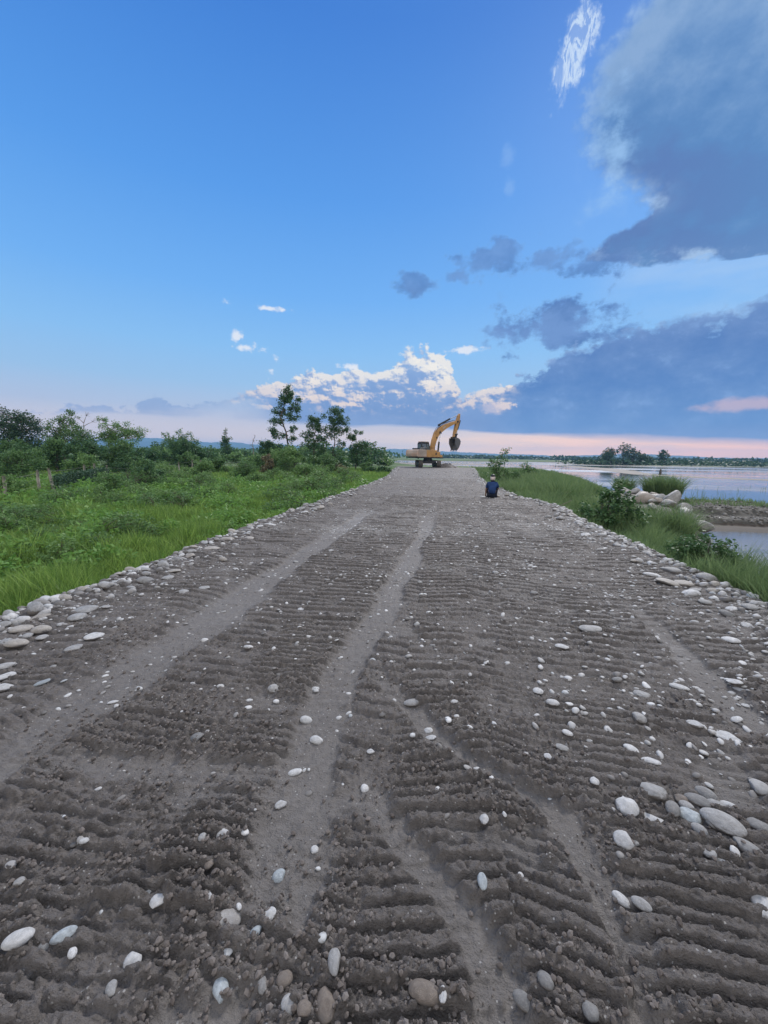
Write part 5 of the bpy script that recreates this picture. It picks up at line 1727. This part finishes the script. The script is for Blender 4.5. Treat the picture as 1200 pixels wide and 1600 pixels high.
_bt = random.Random(3)
for k in range(46):
    y = _bt.uniform(19.5, 30)
    cx = float(np.interp(y, [16, 20, 24, 28, 33], [9.2, 10.4, 11.8, 13.0, 14.2]))
    x = cx + _bt.uniform(-2.6, 0.9)
    s = _bt.uniform(0.20, 0.44)
    boulder(x, y, float(heap_z(np.array(x), np.array(y))) + 0.30 * s + _bt.uniform(0, 0.08), s, s * _bt.uniform(0.7, 1.0), s * _bt.uniform(0.55, 0.8), (_bt.uniform(-.4, .4), _bt.uniform(-.4, .4), _bt.uniform(0, 3)), 'medium pale boulder packed among others in the upper heap by the water', _bt.choice(['boulder', 'boulder', 'tanboulder']), k, 'medium boulders of the heap by the water')


def f_spit(rs, n):
    return rs.uniform(11.5, 21.0, n), rs.uniform(22.3, 31, n), 0.03 + 0.10 * rs.random_sample(n) ** 2


def z_spit(x, y):
    e = 0.9 * fbm(x * 0.5, y * 0.5, 201, 4)
    up = sstep(y + e, 24.2, 25.0) * sstep(y + e, 31.0, 29.5) * sstep(x, 21.0 + e, 19.8 + e)
    lo = sstep(y + 0.6 * e, 22.5, 23.1) * sstep(y + e, 31.5, 30) * sstep(x, 21.5 + e, 19.6 + e)
    return WATER_Z + 0.04 + 0.30 * lo + 0.36 * up + 0.10 * fbm(x * 3, y * 3, 202, 4) * (lo + up) - 1.0 * (lo < 0.3)


M['spitstone'] = mat_pebbles('bank_pebbles', [(0.0, (0.08, 0.074, 0.064)), (0.6, (0.14, 0.13, 0.116)), (1.0, (0.25, 0.24, 0.225))], 0.8, (0.10, 0.09, 0.075))
merged('spit_pebbles', 3000, f_spit, 1, M['spitstone'], 26, zfn=z_spit)
_n = 2600
_x = _rg.uniform(12.0, 20.5, _n)
_y = _rg.uniform(25.5, 30, _n)
_z = z_spit(_x, _y)
_k = (_z > WATER_Z + 0.3) & (fbm(_x * 0.9, _y * 0.9, 641, 3) > -0.05)
blades('spit_grass', _x[_k], _y[_k], _z[_k], _rg.uniform(0.12, 0.4, int(_k.sum())), np.full(int(_k.sum()), 0.03), _rg, M['bankgrass'], 0.6)

_v, _f2 = [], []
tube_into(_v, _f2, [(-0.75, 0, 0.42), (-0.42, 0.0, 0.12), (0.05, 0, -0.05), (0.5, 0.05, 0.10), (0.95, 0, 0.20)], [0.03, 0.06, 0.085, 0.06, 0.03], 7)
tube_into(_v, _f2, [(-0.42, 0.0, 0.12), (-0.70, 0.1, 0.08), (-0.95, 0.1, 0.14)], [0.05, 0.035, 0.015], 6)
tube_into(_v, _f2, [(0.5, 0.05, 0.10), (0.72, 0.0, 0.32), (0.95, 0.0, 0.46)], [0.05, 0.035, 0.015], 6)
tube_into(_v, _f2, [(0.2, 0.0, 0.0), (0.30, 0.0, 0.22)], [0.05, 0.02], 6)
tube_into(_v, _f2, [(0.4, 0.0, 0.05), (0.75, -0.1, -0.02), (1.0, -0.1, -0.04)], [0.05, 0.03, 0.015], 6)
_o = link('driftwood', mesh_np('driftwood', _v, [np.array(_f2)]), M['bark'])
_o.location = (10.25, 16.7, WATER_Z + 0.0)
_o.scale = (0.6, 0.6, 0.6)
tag(_o, 'dark forked driftwood branch sticking out of the near pool', 'driftwood')
_v, _f2 = [], []
tube_into(_v, _f2, [(0, 0, -0.2), (0.02, 0, 0.5), (0, 0, 0.95), (0.05, 0, 1.3)], [0.24, 0.26, 0.22, 0.10], 9)
tube_into(_v, _f2, [(0, 0, 0.8), (0.3, 0, 0.55)], [0.09, 0.05], 6)
_o = link('tree_stump', mesh_np('tree_stump', _v, [np.array(_f2)]), M['bark'])
_o.location = (47.7, 98.6, WATER_Z + 0.1)
tag(_o, 'small dark upright stump standing alone on the sandbar in the river', 'stump')
_v, _f2 = [], []
tube_into(_v, _f2, [(-0.5, 0, 0.0), (-0.1, 0, 0.22), (0.25, 0, 0.42)], [0.014, 0.011, 0.006], 5)
_o = link('dead_branch', mesh_np('dead_branch', _v, [np.array(_f2)]), M['palebark'])
_o.location = (3.75, 13.4, -0.10)
tag(_o, 'pale dead branch poking out of the rim beside the dark glossy bush', 'branch')

# ------------------------------------------------------------------ the excavator at the far end
M['yellow'] = mat_plain('worn_orange_yellow_paint', (0.47, 0.255, 0.085), 0.55, 0.35, 0.18, 1.5, 0.0, (0.30, 0.19, 0.10))
M['faded'] = mat_plain('faded_whitish_paint', (0.40, 0.33, 0.27), 0.6, 0.3, 0.25, 1.2, 0.0, (0.36, 0.15, 0.06))
M['black'] = mat_plain('black_machine_paint', (0.025, 0.025, 0.028), 0.5, 0.4, 0.2, 2.0)
M['steel'] = mat_plain('worn_grey_steel', (0.12, 0.118, 0.118), 0.5, 0.5, 0.3, 2.0, 0.0, (0.10, 0.085, 0.075))
M['chrome'] = mat_plain('bright_piston_rod', (0.55, 0.56, 0.58), 0.25, 0.5, 0.05, 2.0, 0.8)
M['trackmetal'] = mat_plain('muddy_track_metal', (0.075, 0.068, 0.062), 0.8, 0.3, 0.3, 3.0, 0.0, (0.14, 0.12, 0.10))
M['glass'] = mat_plain('cab_glass', (0.10, 0.14, 0.17), 0.08, 0.6, 0.1, 1.0)


class MB:
    """collects shapes and links them as one mesh object"""
    def __init__(s):
        s.bm = bmesh.new()

    def prism(s, prof, y0, y1, bevel=0.02):
        """closed outline in x, z pushed from y0 to y1"""
        a = [s.bm.verts.new((x, y0, z)) for x, z in prof]
        b = [s.bm.verts.new((x, y1, z)) for x, z in prof]
        n = len(prof)
        fs = [s.bm.faces.new(a), s.bm.faces.new(b[::-1])]
        for i in range(n):
            fs.append(s.bm.faces.new((a[i], b[i], b[(i + 1) % n], a[(i + 1) % n])))
        if bevel:
            es = list({e for f in fs for e in f.edges})
            bmesh.ops.bevel(s.bm, geom=es, offset=bevel, segments=1, affect='EDGES')
        return s

    def box(s, c, d, rot=None, bevel=0.02):
        m = Matrix.Translation(c) @ (rot.to_4x4() if rot else Matrix()) @ Matrix.Diagonal((*d, 1))
        r = bmesh.ops.create_cube(s.bm, size=1.0, matrix=m)
        if bevel:
            bmesh.ops.bevel(s.bm, geom=list({e for v in r['verts'] for e in v.link_edges}), offset=bevel, segments=1, affect='EDGES')
        return s

    def cyl(s, p, q, r, r2=None, k=12):
        p, q = Vector(p), Vector(q)
        d = q - p
        m = Matrix.Translation((p + q) / 2) @ d.to_track_quat('Z', 'Y').to_matrix().to_4x4()
        bmesh.ops.create_cone(s.bm, cap_ends=True, segments=k, radius1=r, radius2=r if r2 is None else r2, depth=d.length, matrix=m)
        return s

    def link(s, name, mat, parent=None, xf=None):
        bmesh.ops.recalc_face_normals(s.bm, faces=s.bm.faces)
        me = bpy.data.meshes.new(name)
        s.bm.to_mesh(me)
        s.bm.free()
        o = link(name, me, M[mat], parent)
        if xf is not None:
            o.matrix_local = xf
        return o


def thick_line(pts):
    """outline round a centre line of (x, z, half thickness)"""
    up, dn = [], []
    for i, (x, z, t) in enumerate(pts):
        x0, z0, _ = pts[max(0, i - 1)]
        x1, z1, _ = pts[min(len(pts) - 1, i + 1)]
        l = math.hypot(x1 - x0, z1 - z0)
        nx, nz = -(z1 - z0) / l, (x1 - x0) / l
        up.append((x + nx * t, z + nz * t))
        dn.append((x - nx * t, z - nz * t))
    return up + dn[::-1]


def make_excavator():
    ex, ey = -2.82, 60.0
    root = empty('excavator', (ex, ey, track_z(ex, ey) + 0.08))
    tag(root, 'orange yellow crawler excavator with raised arm standing at the far end of the track', 'excavator')
    under = Matrix.Rotation(R(-78), 4, 'Z')
    house = Matrix.Rotation(R(44), 4, 'Z')
    K = 1 / 0.719
    # crawler tracks
    for s in (-1, 1):
        y0 = s * 1.32
        L, rr = 1.62, 0.46
        t = MB()
        path = []
        for i in range(14):
            path.append((-L + 2 * L * i / 13, 0.0, 1, 0))
        for i in range(1, 9):
            a = -math.pi / 2 + math.pi * i / 9
            path.append((L + rr * math.cos(a), rr + rr * math.sin(a), math.cos(a + math.pi / 2), math.sin(a + math.pi / 2)))
        for i in range(14):
            path.append((L - 2 * L * i / 13, 2 * rr, -1, 0))
        for i in range(1, 9):
            a = math.pi / 2 + math.pi * i / 9
            path.append((-L + rr * math.cos(a), rr + rr * math.sin(a), math.cos(a + math.pi / 2), math.sin(a + math.pi / 2)))
        for x, z, tx, tz in path:
            rot = Matrix.Rotation(-math.atan2(tz, tx), 3, 'Y')
            t.box((x, y0, z + 0.03), (0.235, 0.60, 0.05), rot, 0.008)
            n = rot @ Vector((0, 0, -0.035))
            t.box((x + n.x, y0, z + 0.03 + n.z), (0.03, 0.58, 0.05), rot, 0)
        tr = t.link('crawler_track', 'trackmetal', root, under)
        w = MB()
        w.box((0, y0 - s * 0.02, rr + 0.02), (2 * L, 0.34, 0.34), None, 0.04)
        for x in np.linspace(-1.2, 1.2, 6):
            w.cyl((x, y0 - 0.2, 0.20), (x, y0 + 0.2, 0.20), 0.13)
        w.link('track_frame', 'black', tr)
        MB().cyl((L, y0 - 0.16, rr), (L, y0 + 0.16, rr), 0.37, k=18).cyl((L, y0 - 0.2, rr), (L, y0 + 0.2, rr), 0.14).link('idler_wheel', 'steel', tr)
        sp = MB().cyl((-L, y0 - 0.14, rr), (-L, y0 + 0.14, rr), 0.34, k=18)
        for i in range(14):
            a = 2 * math.pi * i / 14
            sp.box((-L + 0.36 * math.cos(a), y0, rr + 0.36 * math.sin(a)), (0.1, 0.08, 0.07), Matrix.Rotation(-a, 3, 'Y'), 0)
        sp.link('drive_sprocket', 'steel', tr)
    MB().box((0, 0, 0.72), (1.9, 2.2, 0.38), None, 0.08).cyl((0, 0, 0.8), (0, 0, 1.12), 0.72, k=24).link('undercarriage', 'black', root, under)
    MB().cyl((0, 0, 1.12), (0, 0, 1.30), 0.62, k=24).link('slew_ring', 'black', root, under)
    # turning upper body
    MB().box((-0.35, 0, 1.37), (4.7, 2.60, 0.16), None, 0.03).link('deck_frame', 'black', root, house)
    b = MB()
    b.box((-0.35, -0.86, 1.98), (2.0, 0.86, 1.06), None, 0.05)
    b.box((0.98, -0.92, 1.86), (0.66, 0.74, 0.82), None, 0.05)
    b.box((1.55, -0.96, 1.62), (0.48, 0.60, 0.36), None, 0.04)
    b.box((-0.9, 0.30, 1.95), (1.6, 1.3, 1.0), None, 0.05)
    body = b.link('side_body', 'yellow', root, house)
    MB().box((0.10, -1.297, 2.0), (0.42, 0.02, 0.6), None, 0).box((-0.75, -1.297, 2.0), (0.75, 0.02, 0.62), None, 0).link('side_panel', 'yellow', body)
    MB().box((0.42, -1.31, 1.95), (0.22, 0.03, 0.28), None, 0).link('grille', 'black', body)
    cw = [(-3.15, 1.55), (-3.22, 1.95), (-3.10, 2.42), (-2.75, 2.52), (-1.36, 2.52), (-1.36, 1.46), (-2.9, 1.46)]
    MB().prism(cw, -1.32, 1.32, 0.06).link('counterweight', 'faded', root, house)
    MB().box((-1.75, -0.15, 2.62), (1.5, 1.7, 0.22), None, 0.05).link('engine_hood', 'black', root, house)
    MB().cyl((-1.3, -0.35, 2.7), (-1.3, -0.35, 3.05), 0.07).link('exhaust_pipe', 'black', root, house)
    rl = MB()
    for x in (-2.4, -1.5, -0.6, 0.2):
        rl.cyl((x, -1.24, 2.5), (x, -1.24, 2.78), 0.02, k=6)
    rl.cyl((-2.4, -1.24, 2.78), (0.2, -1.24, 2.78), 0.025, k=6)
    rl.link('handrail', 'black', root, house)
    # cab on the far side
    c = MB()
    cp = [(-0.98, 1.46), (-1.02, 3.45), (-0.85, 3.66), (0.45, 3.66), (0.86, 2.55), (0.86, 1.46)]
    c.prism(cp, 0.34, 1.32, 0.05)
    cab = c.link('cab', 'black', root, house)
    MB().prism([(-0.86, 2.45), (-0.88, 3.38), (-0.14, 3.38), (-0.14, 2.45)], 0.310, 0.337, 0).prism([(-0.02, 2.45), (-0.02, 3.38), (0.36, 3.38), (0.68, 2.45)], 0.310, 0.337, 0).link('side_window', 'glass', cab)
    MB().box((-1.035, 0.83, 2.95), (0.03, 0.74, 0.75), None, 0).link('rear_window', 'glass', cab)
    MB().prism([(-0.95, 3.66), (-0.85, 3.76), (0.38, 3.76), (0.46, 3.66)], 0.38, 1.28, 0.01).link('cab_roof', 'faded', cab)
    # boom
    bl = [(0.50, 2.25, 0.24), (0.60, 3.0, 0.36), (0.76, 3.9, 0.44), (1.05, 4.85, 0.50), (1.62, 5.60, 0.52), (2.35, 6.12, 0.44), (3.2, 6.58, 0.34), (4.05, 6.96, 0.22)]
    bl = [(x * K, z, t * 0.74) for x, z, t in bl]
    boom = MB().prism(thick_line(bl), -0.27, 0.27, 0.03).link('boom', 'yellow', root, house)
    MB().box((1.0 * K, -0.29, 4.35), (0.20, 0.04, 0.28), Matrix.Rotation(R(-20), 3, 'Y'), 0.01).box((1.45 * K, -0.29, 5.25), (0.26, 0.04, 0.2), Matrix.Rotation(R(-40), 3, 'Y'), 0.01).link('pipe_clamp', 'black', boom)
    MB().box((2.05 * K, -0.285, 5.95), (0.62, 0.02, 0.22), Matrix.Rotation(R(-36), 3, 'Y'), 0).link('pale_panel', 'faded', boom)
    for y in (-0.46, 0.46):
        cy = MB().cyl((1.12 * K, y, 2.2), (1.22 * K, y, 3.75), 0.13).link('boom_cylinder', 'black', root, house)
        MB().cyl((1.22 * K, y, 3.75), (1.42 * K, y, 5.05), 0.065).link('piston_rod', 'chrome', cy)
    MB().cyl((1.42 * K, -0.56, 5.05), (1.42 * K, 0.56, 5.05), 0.11).link('pin', 'black', boom)
    sc = MB().cyl((1.42 * K, 0, 6.28), (3.02 * K, 0, 7.30), 0.14).box((1.45 * K, 0, 6.22), (0.3, 0.3, 0.3), None, 0.03).link('stick_cylinder', 'black', root, house)
    MB().cyl((3.02 * K, 0, 7.30), (4.30 * K, 0, 8.02), 0.065).link('piston_rod', 'chrome', sc)
    hs = []
    for y in (-0.2, 0.2):
        v, f = [], []
        tube_into(v, f, [(0.78 * K, y, 4.9), (1.15 * K, y, 5.75), (1.9 * K, y, 6.42), (2.9 * K, y, 6.9), (3.7 * K, y, 7.15)], [0.035] * 5, 6)
        o = link('hydraulic_hose', mesh_np('hydraulic_hose', v, [np.array(f)]), M['black'], root)
        o.matrix_local = house
    # stick
    sl = [(4.40, 8.20, 0.12), (4.34, 7.75, 0.30), (4.18, 7.0, 0.42), (4.02, 6.2, 0.36), (3.86, 5.4, 0.28), (3.66, 4.5, 0.17)]
    sl = [(x * K, z, t * 0.70) for x, z, t in sl]
    stick = MB().prism(thick_line(sl), -0.20, 0.20, 0.03).link('stick', 'yellow', root, house)
    MB().cyl((4.05 * K, -0.34, 6.96), (4.05 * K, 0.34, 6.96), 0.16).link('pin', 'black', stick)
    bc = MB().cyl((4.62 * K, 0, 7.2), (4.26 * K, 0, 5.75), 0.11).link('bucket_cylinder', 'black', root, house)
    MB().cyl((4.26 * K, 0, 5.75), (4.12 * K, 0, 5.05), 0.06).link('piston_rod', 'chrome', bc)
    MB().prism(thick_line([(4.14 * K, 5.10, 0.09), (3.74 * K, 4.95, 0.08)]), -0.3, -0.2, 0.01).prism(thick_line([(4.14 * K, 5.10, 0.09), (4.02 * K, 4.42, 0.09)]), -0.12, 0.12, 0.01).prism(thick_line([(4.14 * K, 5.10, 0.09), (3.74 * K, 4.95, 0.08)]), 0.2, 0.3, 0.01).link('bucket_link', 'black', root, house)
    # bucket: curved back sheet, two side plates, lip with teeth
    prof = [(3.50, 4.42), (3.95, 4.48), (4.40, 4.34), (4.70, 4.02), (4.70, 3.66), (4.52, 3.25), (4.30, 2.90), (4.06, 2.62)]
    prof = [((3.46 + (x - 3.42) * 0.68) * K, z) for x, z in prof]
    sh = MB()
    inner = [(x + (3.7 * K - x) * 0.07, z + (3.5 - z) * 0.07) for x, z in prof]
    sh.prism(prof + inner[::-1], -0.66, 0.66, 0.0)
    bucket = sh.link('bucket', 'steel', root, house)
    for y in (-0.70, 0.66):
        MB().prism(prof + [(3.50 * K, 3.6)], y, y + 0.04, 0.0).link('side_plate', 'steel', bucket)
    MB().prism([(3.36 * K, 4.62), (3.98 * K, 4.66), (4.1 * K, 4.46), (3.5 * K, 4.40)], -0.26, -0.20, 0.0).prism([(3.36 * K, 4.62), (3.98 * K, 4.66), (4.1 * K, 4.46), (3.5 * K, 4.40)], 0.20, 0.26, 0.0).link('hinge_bracket', 'black', bucket)
    for y in np.linspace(-0.6, 0.6, 5):
        MB().prism([(3.92 * K, 2.78), (3.86 * K, 2.62), (3.74 * K, 2.42), (3.80 * K, 2.70)], y - 0.06, y + 0.06, 0.0).link('tooth', 'steel', bucket)


make_excavator()


def make_heap_of_soil():
    n = 46
    u = np.linspace(-1, 1, n)
    X, Y = np.meshgrid(u, u)
    q = np.hypot(X, Y)
    Z = 0.85 * np.clip(1 - q, 0, 1) ** 0.8 * (1 + 0.8 * fbm(X * 3, Y * 3, 811, 4)) + 0.16 * fbm(X * 9, Y * 9, 812, 3) * (q < 1) - 0.12
    me = mesh_np('soil_heap', np.stack([X * 2.1, Y * 1.6, Z], -1).reshape(-1, 3), [grid_faces(n, n)], {'sand': 0.3 * np.ones(n * n), 'dust': np.zeros(n * n)})
    o = link('soil_heap', me, M['mud'])
    o.location = (-0.1, 60.5, track_z(-0.1, 60.5) - 0.05)
    tag(o, 'small heap of dug soil and stones in front of the excavator tracks', 'soil heap')


make_heap_of_soil()

# ------------------------------------------------------------------ the person sitting on the rim
M['skin'] = mat_plain('brown_skin', (0.20, 0.115, 0.075), 0.55, 0.3, 0.1, 8.0)
M['navy'] = mat_plain('navy_cotton', (0.020, 0.045, 0.125), 0.85, 0.15, 0.3, 5.0)
M['darkcloth'] = mat_plain('dark_trouser_cloth', (0.016, 0.020, 0.032), 0.9, 0.1, 0.25, 6.0)
M['hair'] = mat_plain('black_hair', (0.010, 0.009, 0.009), 0.5, 0.4, 0.2, 20.0)
M['band'] = mat_plain('pale_beige_cloth', (0.52, 0.45, 0.41), 0.85, 0.1, 0.15, 12.0)
M['sandal'] = mat_plain('white_sandal_rubber', (0.62, 0.63, 0.62), 0.6, 0.3, 0.1, 9.0)


def skinned(name, verts, edges, radii, mat, parent, root=0, levels=2):
    me = bpy.data.meshes.new(name)
    me.from_pydata([tuple(v) for v in verts], edges, [])
    o = link(name, me, mat, parent)
    md = o.modifiers.new('Skin', 'SKIN')
    md.use_smooth_shade = True
    layer = me.skin_vertices[0].data
    for i, r in enumerate(radii):
        rr = r if isinstance(r, tuple) else (r, r)
        layer[i].radius = rr
        layer[i].use_root = (i == root)
    sb = o.modifiers.new('Subdivision', 'SUBSURF')
    sb.levels = levels
    sb.render_levels = levels
    return o


class Sk:
    def __init__(s):
        s.v, s.e, s.r = [], [], []

    def add(s, p, r, prev=None):
        s.v.append(p)
        s.r.append(r)
        i = len(s.v) - 1
        if prev is not None:
            s.e.append((prev, i))
        return i


def make_person():
    px, py = 1.86, 16.55
    root = empty('person', (px, py, track_z(px, py) - 0.01), R(-6))
    root.scale = (0.94, 1.0, 1.04)
    tag(root, 'person in a navy shirt sitting hunched on the river-side rim, seen from behind', 'person')
    b = Sk()
    pel = b.add((0, 0, 0.15), (0.15, 0.12))
    sp = b.add((0, 0.02, 0.32), (0.125, 0.095), pel)
    ch = b.add((0, 0.08, 0.50), (0.115, 0.080), sp)
    nk = b.add((0, 0.135, 0.645), 0.055, ch)
    h0 = b.add((0, 0.165, 0.715), 0.075, nk)
    h1 = b.add((0, 0.185, 0.785), (0.082, 0.096), h0)
    b.add((0, 0.175, 0.855), (0.074, 0.085), h1)
    b.add((0, 0.285, 0.755), 0.016, h1)                     # nose
    for s in (-1, 1):
        b.add((s * 0.092, 0.165, 0.77), 0.016, h1)          # ears
        hip = b.add((s * 0.10, 0.05, 0.13), 0.10, pel)
        kn = b.add((s * 0.19, 0.40, 0.40), 0.062, hip)
        an = b.add((s * 0.17, 0.46, 0.07), 0.040, kn)
        b.add((s * 0.18, 0.62, 0.035), (0.042, 0.026), an)
        sh = b.add((s * 0.17, 0.095, 0.555), 0.046, ch)
        if s < 0:
            el = b.add((-0.255, 0.13, 0.34), 0.042, sh)
            wr = b.add((-0.265, 0.20, 0.12), 0.029, el)
            pm = b.add((-0.265, 0.235, 0.065), (0.036, 0.020), wr)
            ends = [(-0.295, 0.275, 0.015), (-0.280, 0.292, 0.008), (-0.262, 0.296, 0.007), (-0.243, 0.288, 0.010)]
            th = (-0.222, 0.255, 0.045)
        else:
            el = b.add((0.255, 0.22, 0.36), 0.042, sh)
            wr = b.add((0.20, 0.41, 0.44), 0.029, el)
            pm = b.add((0.17, 0.455, 0.445), (0.036, 0.020), wr)
            ends = [(0.165, 0.52, 0.415), (0.145, 0.525, 0.412), (0.125, 0.518, 0.412), (0.105, 0.50, 0.418)]
            th = (0.125, 0.445, 0.425)
        for k, e in enumerate(ends):
            m = tuple(0.5 * (p + q) + (0.008 if i == 2 else 0) for i, (p, q) in enumerate(zip(b.v[pm], e)))
            f1 = b.add(m, 0.0095, pm)
            b.add(e, 0.0075, f1)
        b.add(th, 0.009, pm)
    skinned('body', b.v, b.e, b.r, M['skin'], root, pel)
    t = Sk()
    a0 = t.add((0, -0.005, 0.145), (0.170, 0.135))
    a1 = t.add((0, 0.015, 0.32), (0.165, 0.125), a0)
    a2 = t.add((0, 0.06, 0.50), (0.176, 0.140), a1)
    a3 = t.add((0, 0.105, 0.600), (0.120, 0.105), a2)
    t.add((0, 0.130, 0.650), (0.078, 0.075), a3)
    for s in (-1, 1):
        q = t.add((s * 0.170, 0.080, 0.560), 0.092, a2)
        e = (-0.245, 0.12, 0.38) if s < 0 else (0.245, 0.19, 0.40)
        t.add(e, 0.064, q)
    skinned('shirt', t.v, t.e, t.r, M['navy'], root, 0)
    p = Sk()
    c0 = p.add((0, -0.005, 0.11), (0.165, 0.115))
    for s in (-1, 1):
        q = p.add((s * 0.11, 0.08, 0.125), 0.108, c0)
        kq = p.add((s * 0.19, 0.40, 0.40), 0.078, q)
        p.add((s * 0.172, 0.455, 0.12), 0.060, kq)
    skinned('trousers', p.v, p.e, p.r, M['darkcloth'], root, 0)
    v, f = ico(3)
    k = v[:, 2] > -0.2
    hv = v * np.array([0.096, 0.108, 0.088]) * (1 + 0.06 * fbm(v[:, 0] * 5, v[:, 1] * 5 + v[:, 2], 5, 3))[:, None] + np.array([0, 0.185, 0.845])
    hv[:, 2] = np.maximum(hv[:, 2], 0.80)
    link('hair', mesh_np('hair', hv, [f]), M['hair'], root)
    hv = v * np.array([0.080, 0.050, 0.045]) + np.array([0, 0.10, 0.680])
    link('nape_hair', mesh_np('nape_hair', hv, [f]), M['hair'], root)
    n = 28
    bv, bf = [], []
    for j, (z, r) in enumerate([(0.715, 0.088), (0.722, 0.102), (0.79, 0.108), (0.838, 0.102), (0.842, 0.090)]):
        for i in range(n):
            a = 2 * math.pi * i / n
            bv.append((r * 0.98 * math.cos(a), 0.178 + r * 1.08 * math.sin(a), z + 0.012 * math.sin(a)))
    for j in range(4):
        for i in range(n):
            bf.append((j * n + i, j * n + (i + 1) % n, (j + 1) * n + (i + 1) % n, (j + 1) * n + i))
    link('headband', mesh_np('headband', bv, [np.array(bf)]), M['band'], root)
    cv, cf = [], []
    tube_into(cv, cf, [(-0.075, 0.10, 0.635), (-0.04, 0.065, 0.625), (0, 0.052, 0.62), (0.04, 0.065, 0.625), (0.075, 0.10, 0.635)], [0.014] * 5, 6)
    link('collar', mesh_np('collar', cv, [np.array(cf)]), M['band'], root)
    for s in (-1, 1):
        sv = v.copy()
        sv = sv * np.array([0.052, 0.135, 0.020])
        sv[:, 2] = np.maximum(sv[:, 2], -0.012)
        o = link('sandal', mesh_np('sandal', sv + np.array([s * 0.18, 0.57, 0.014]), [f]), M['sandal'], root)
    ov = v * np.array([0.050, 0.13, 0.022])
    ov[:, 2] = np.maximum(ov[:, 2], -0.012)
    o = link('sandal', mesh_np('sandal', ov, [f]), M['sandal'])
    o.location = (px - 0.34, py + 0.10, track_z(px - 0.34, py + 0.10) + 0.03)
    o.rotation_euler = (0, 0, R(60))
    tag(o, 'loose white sandal lying on the ground at the left hand of the sitting person', 'sandal')


make_person()
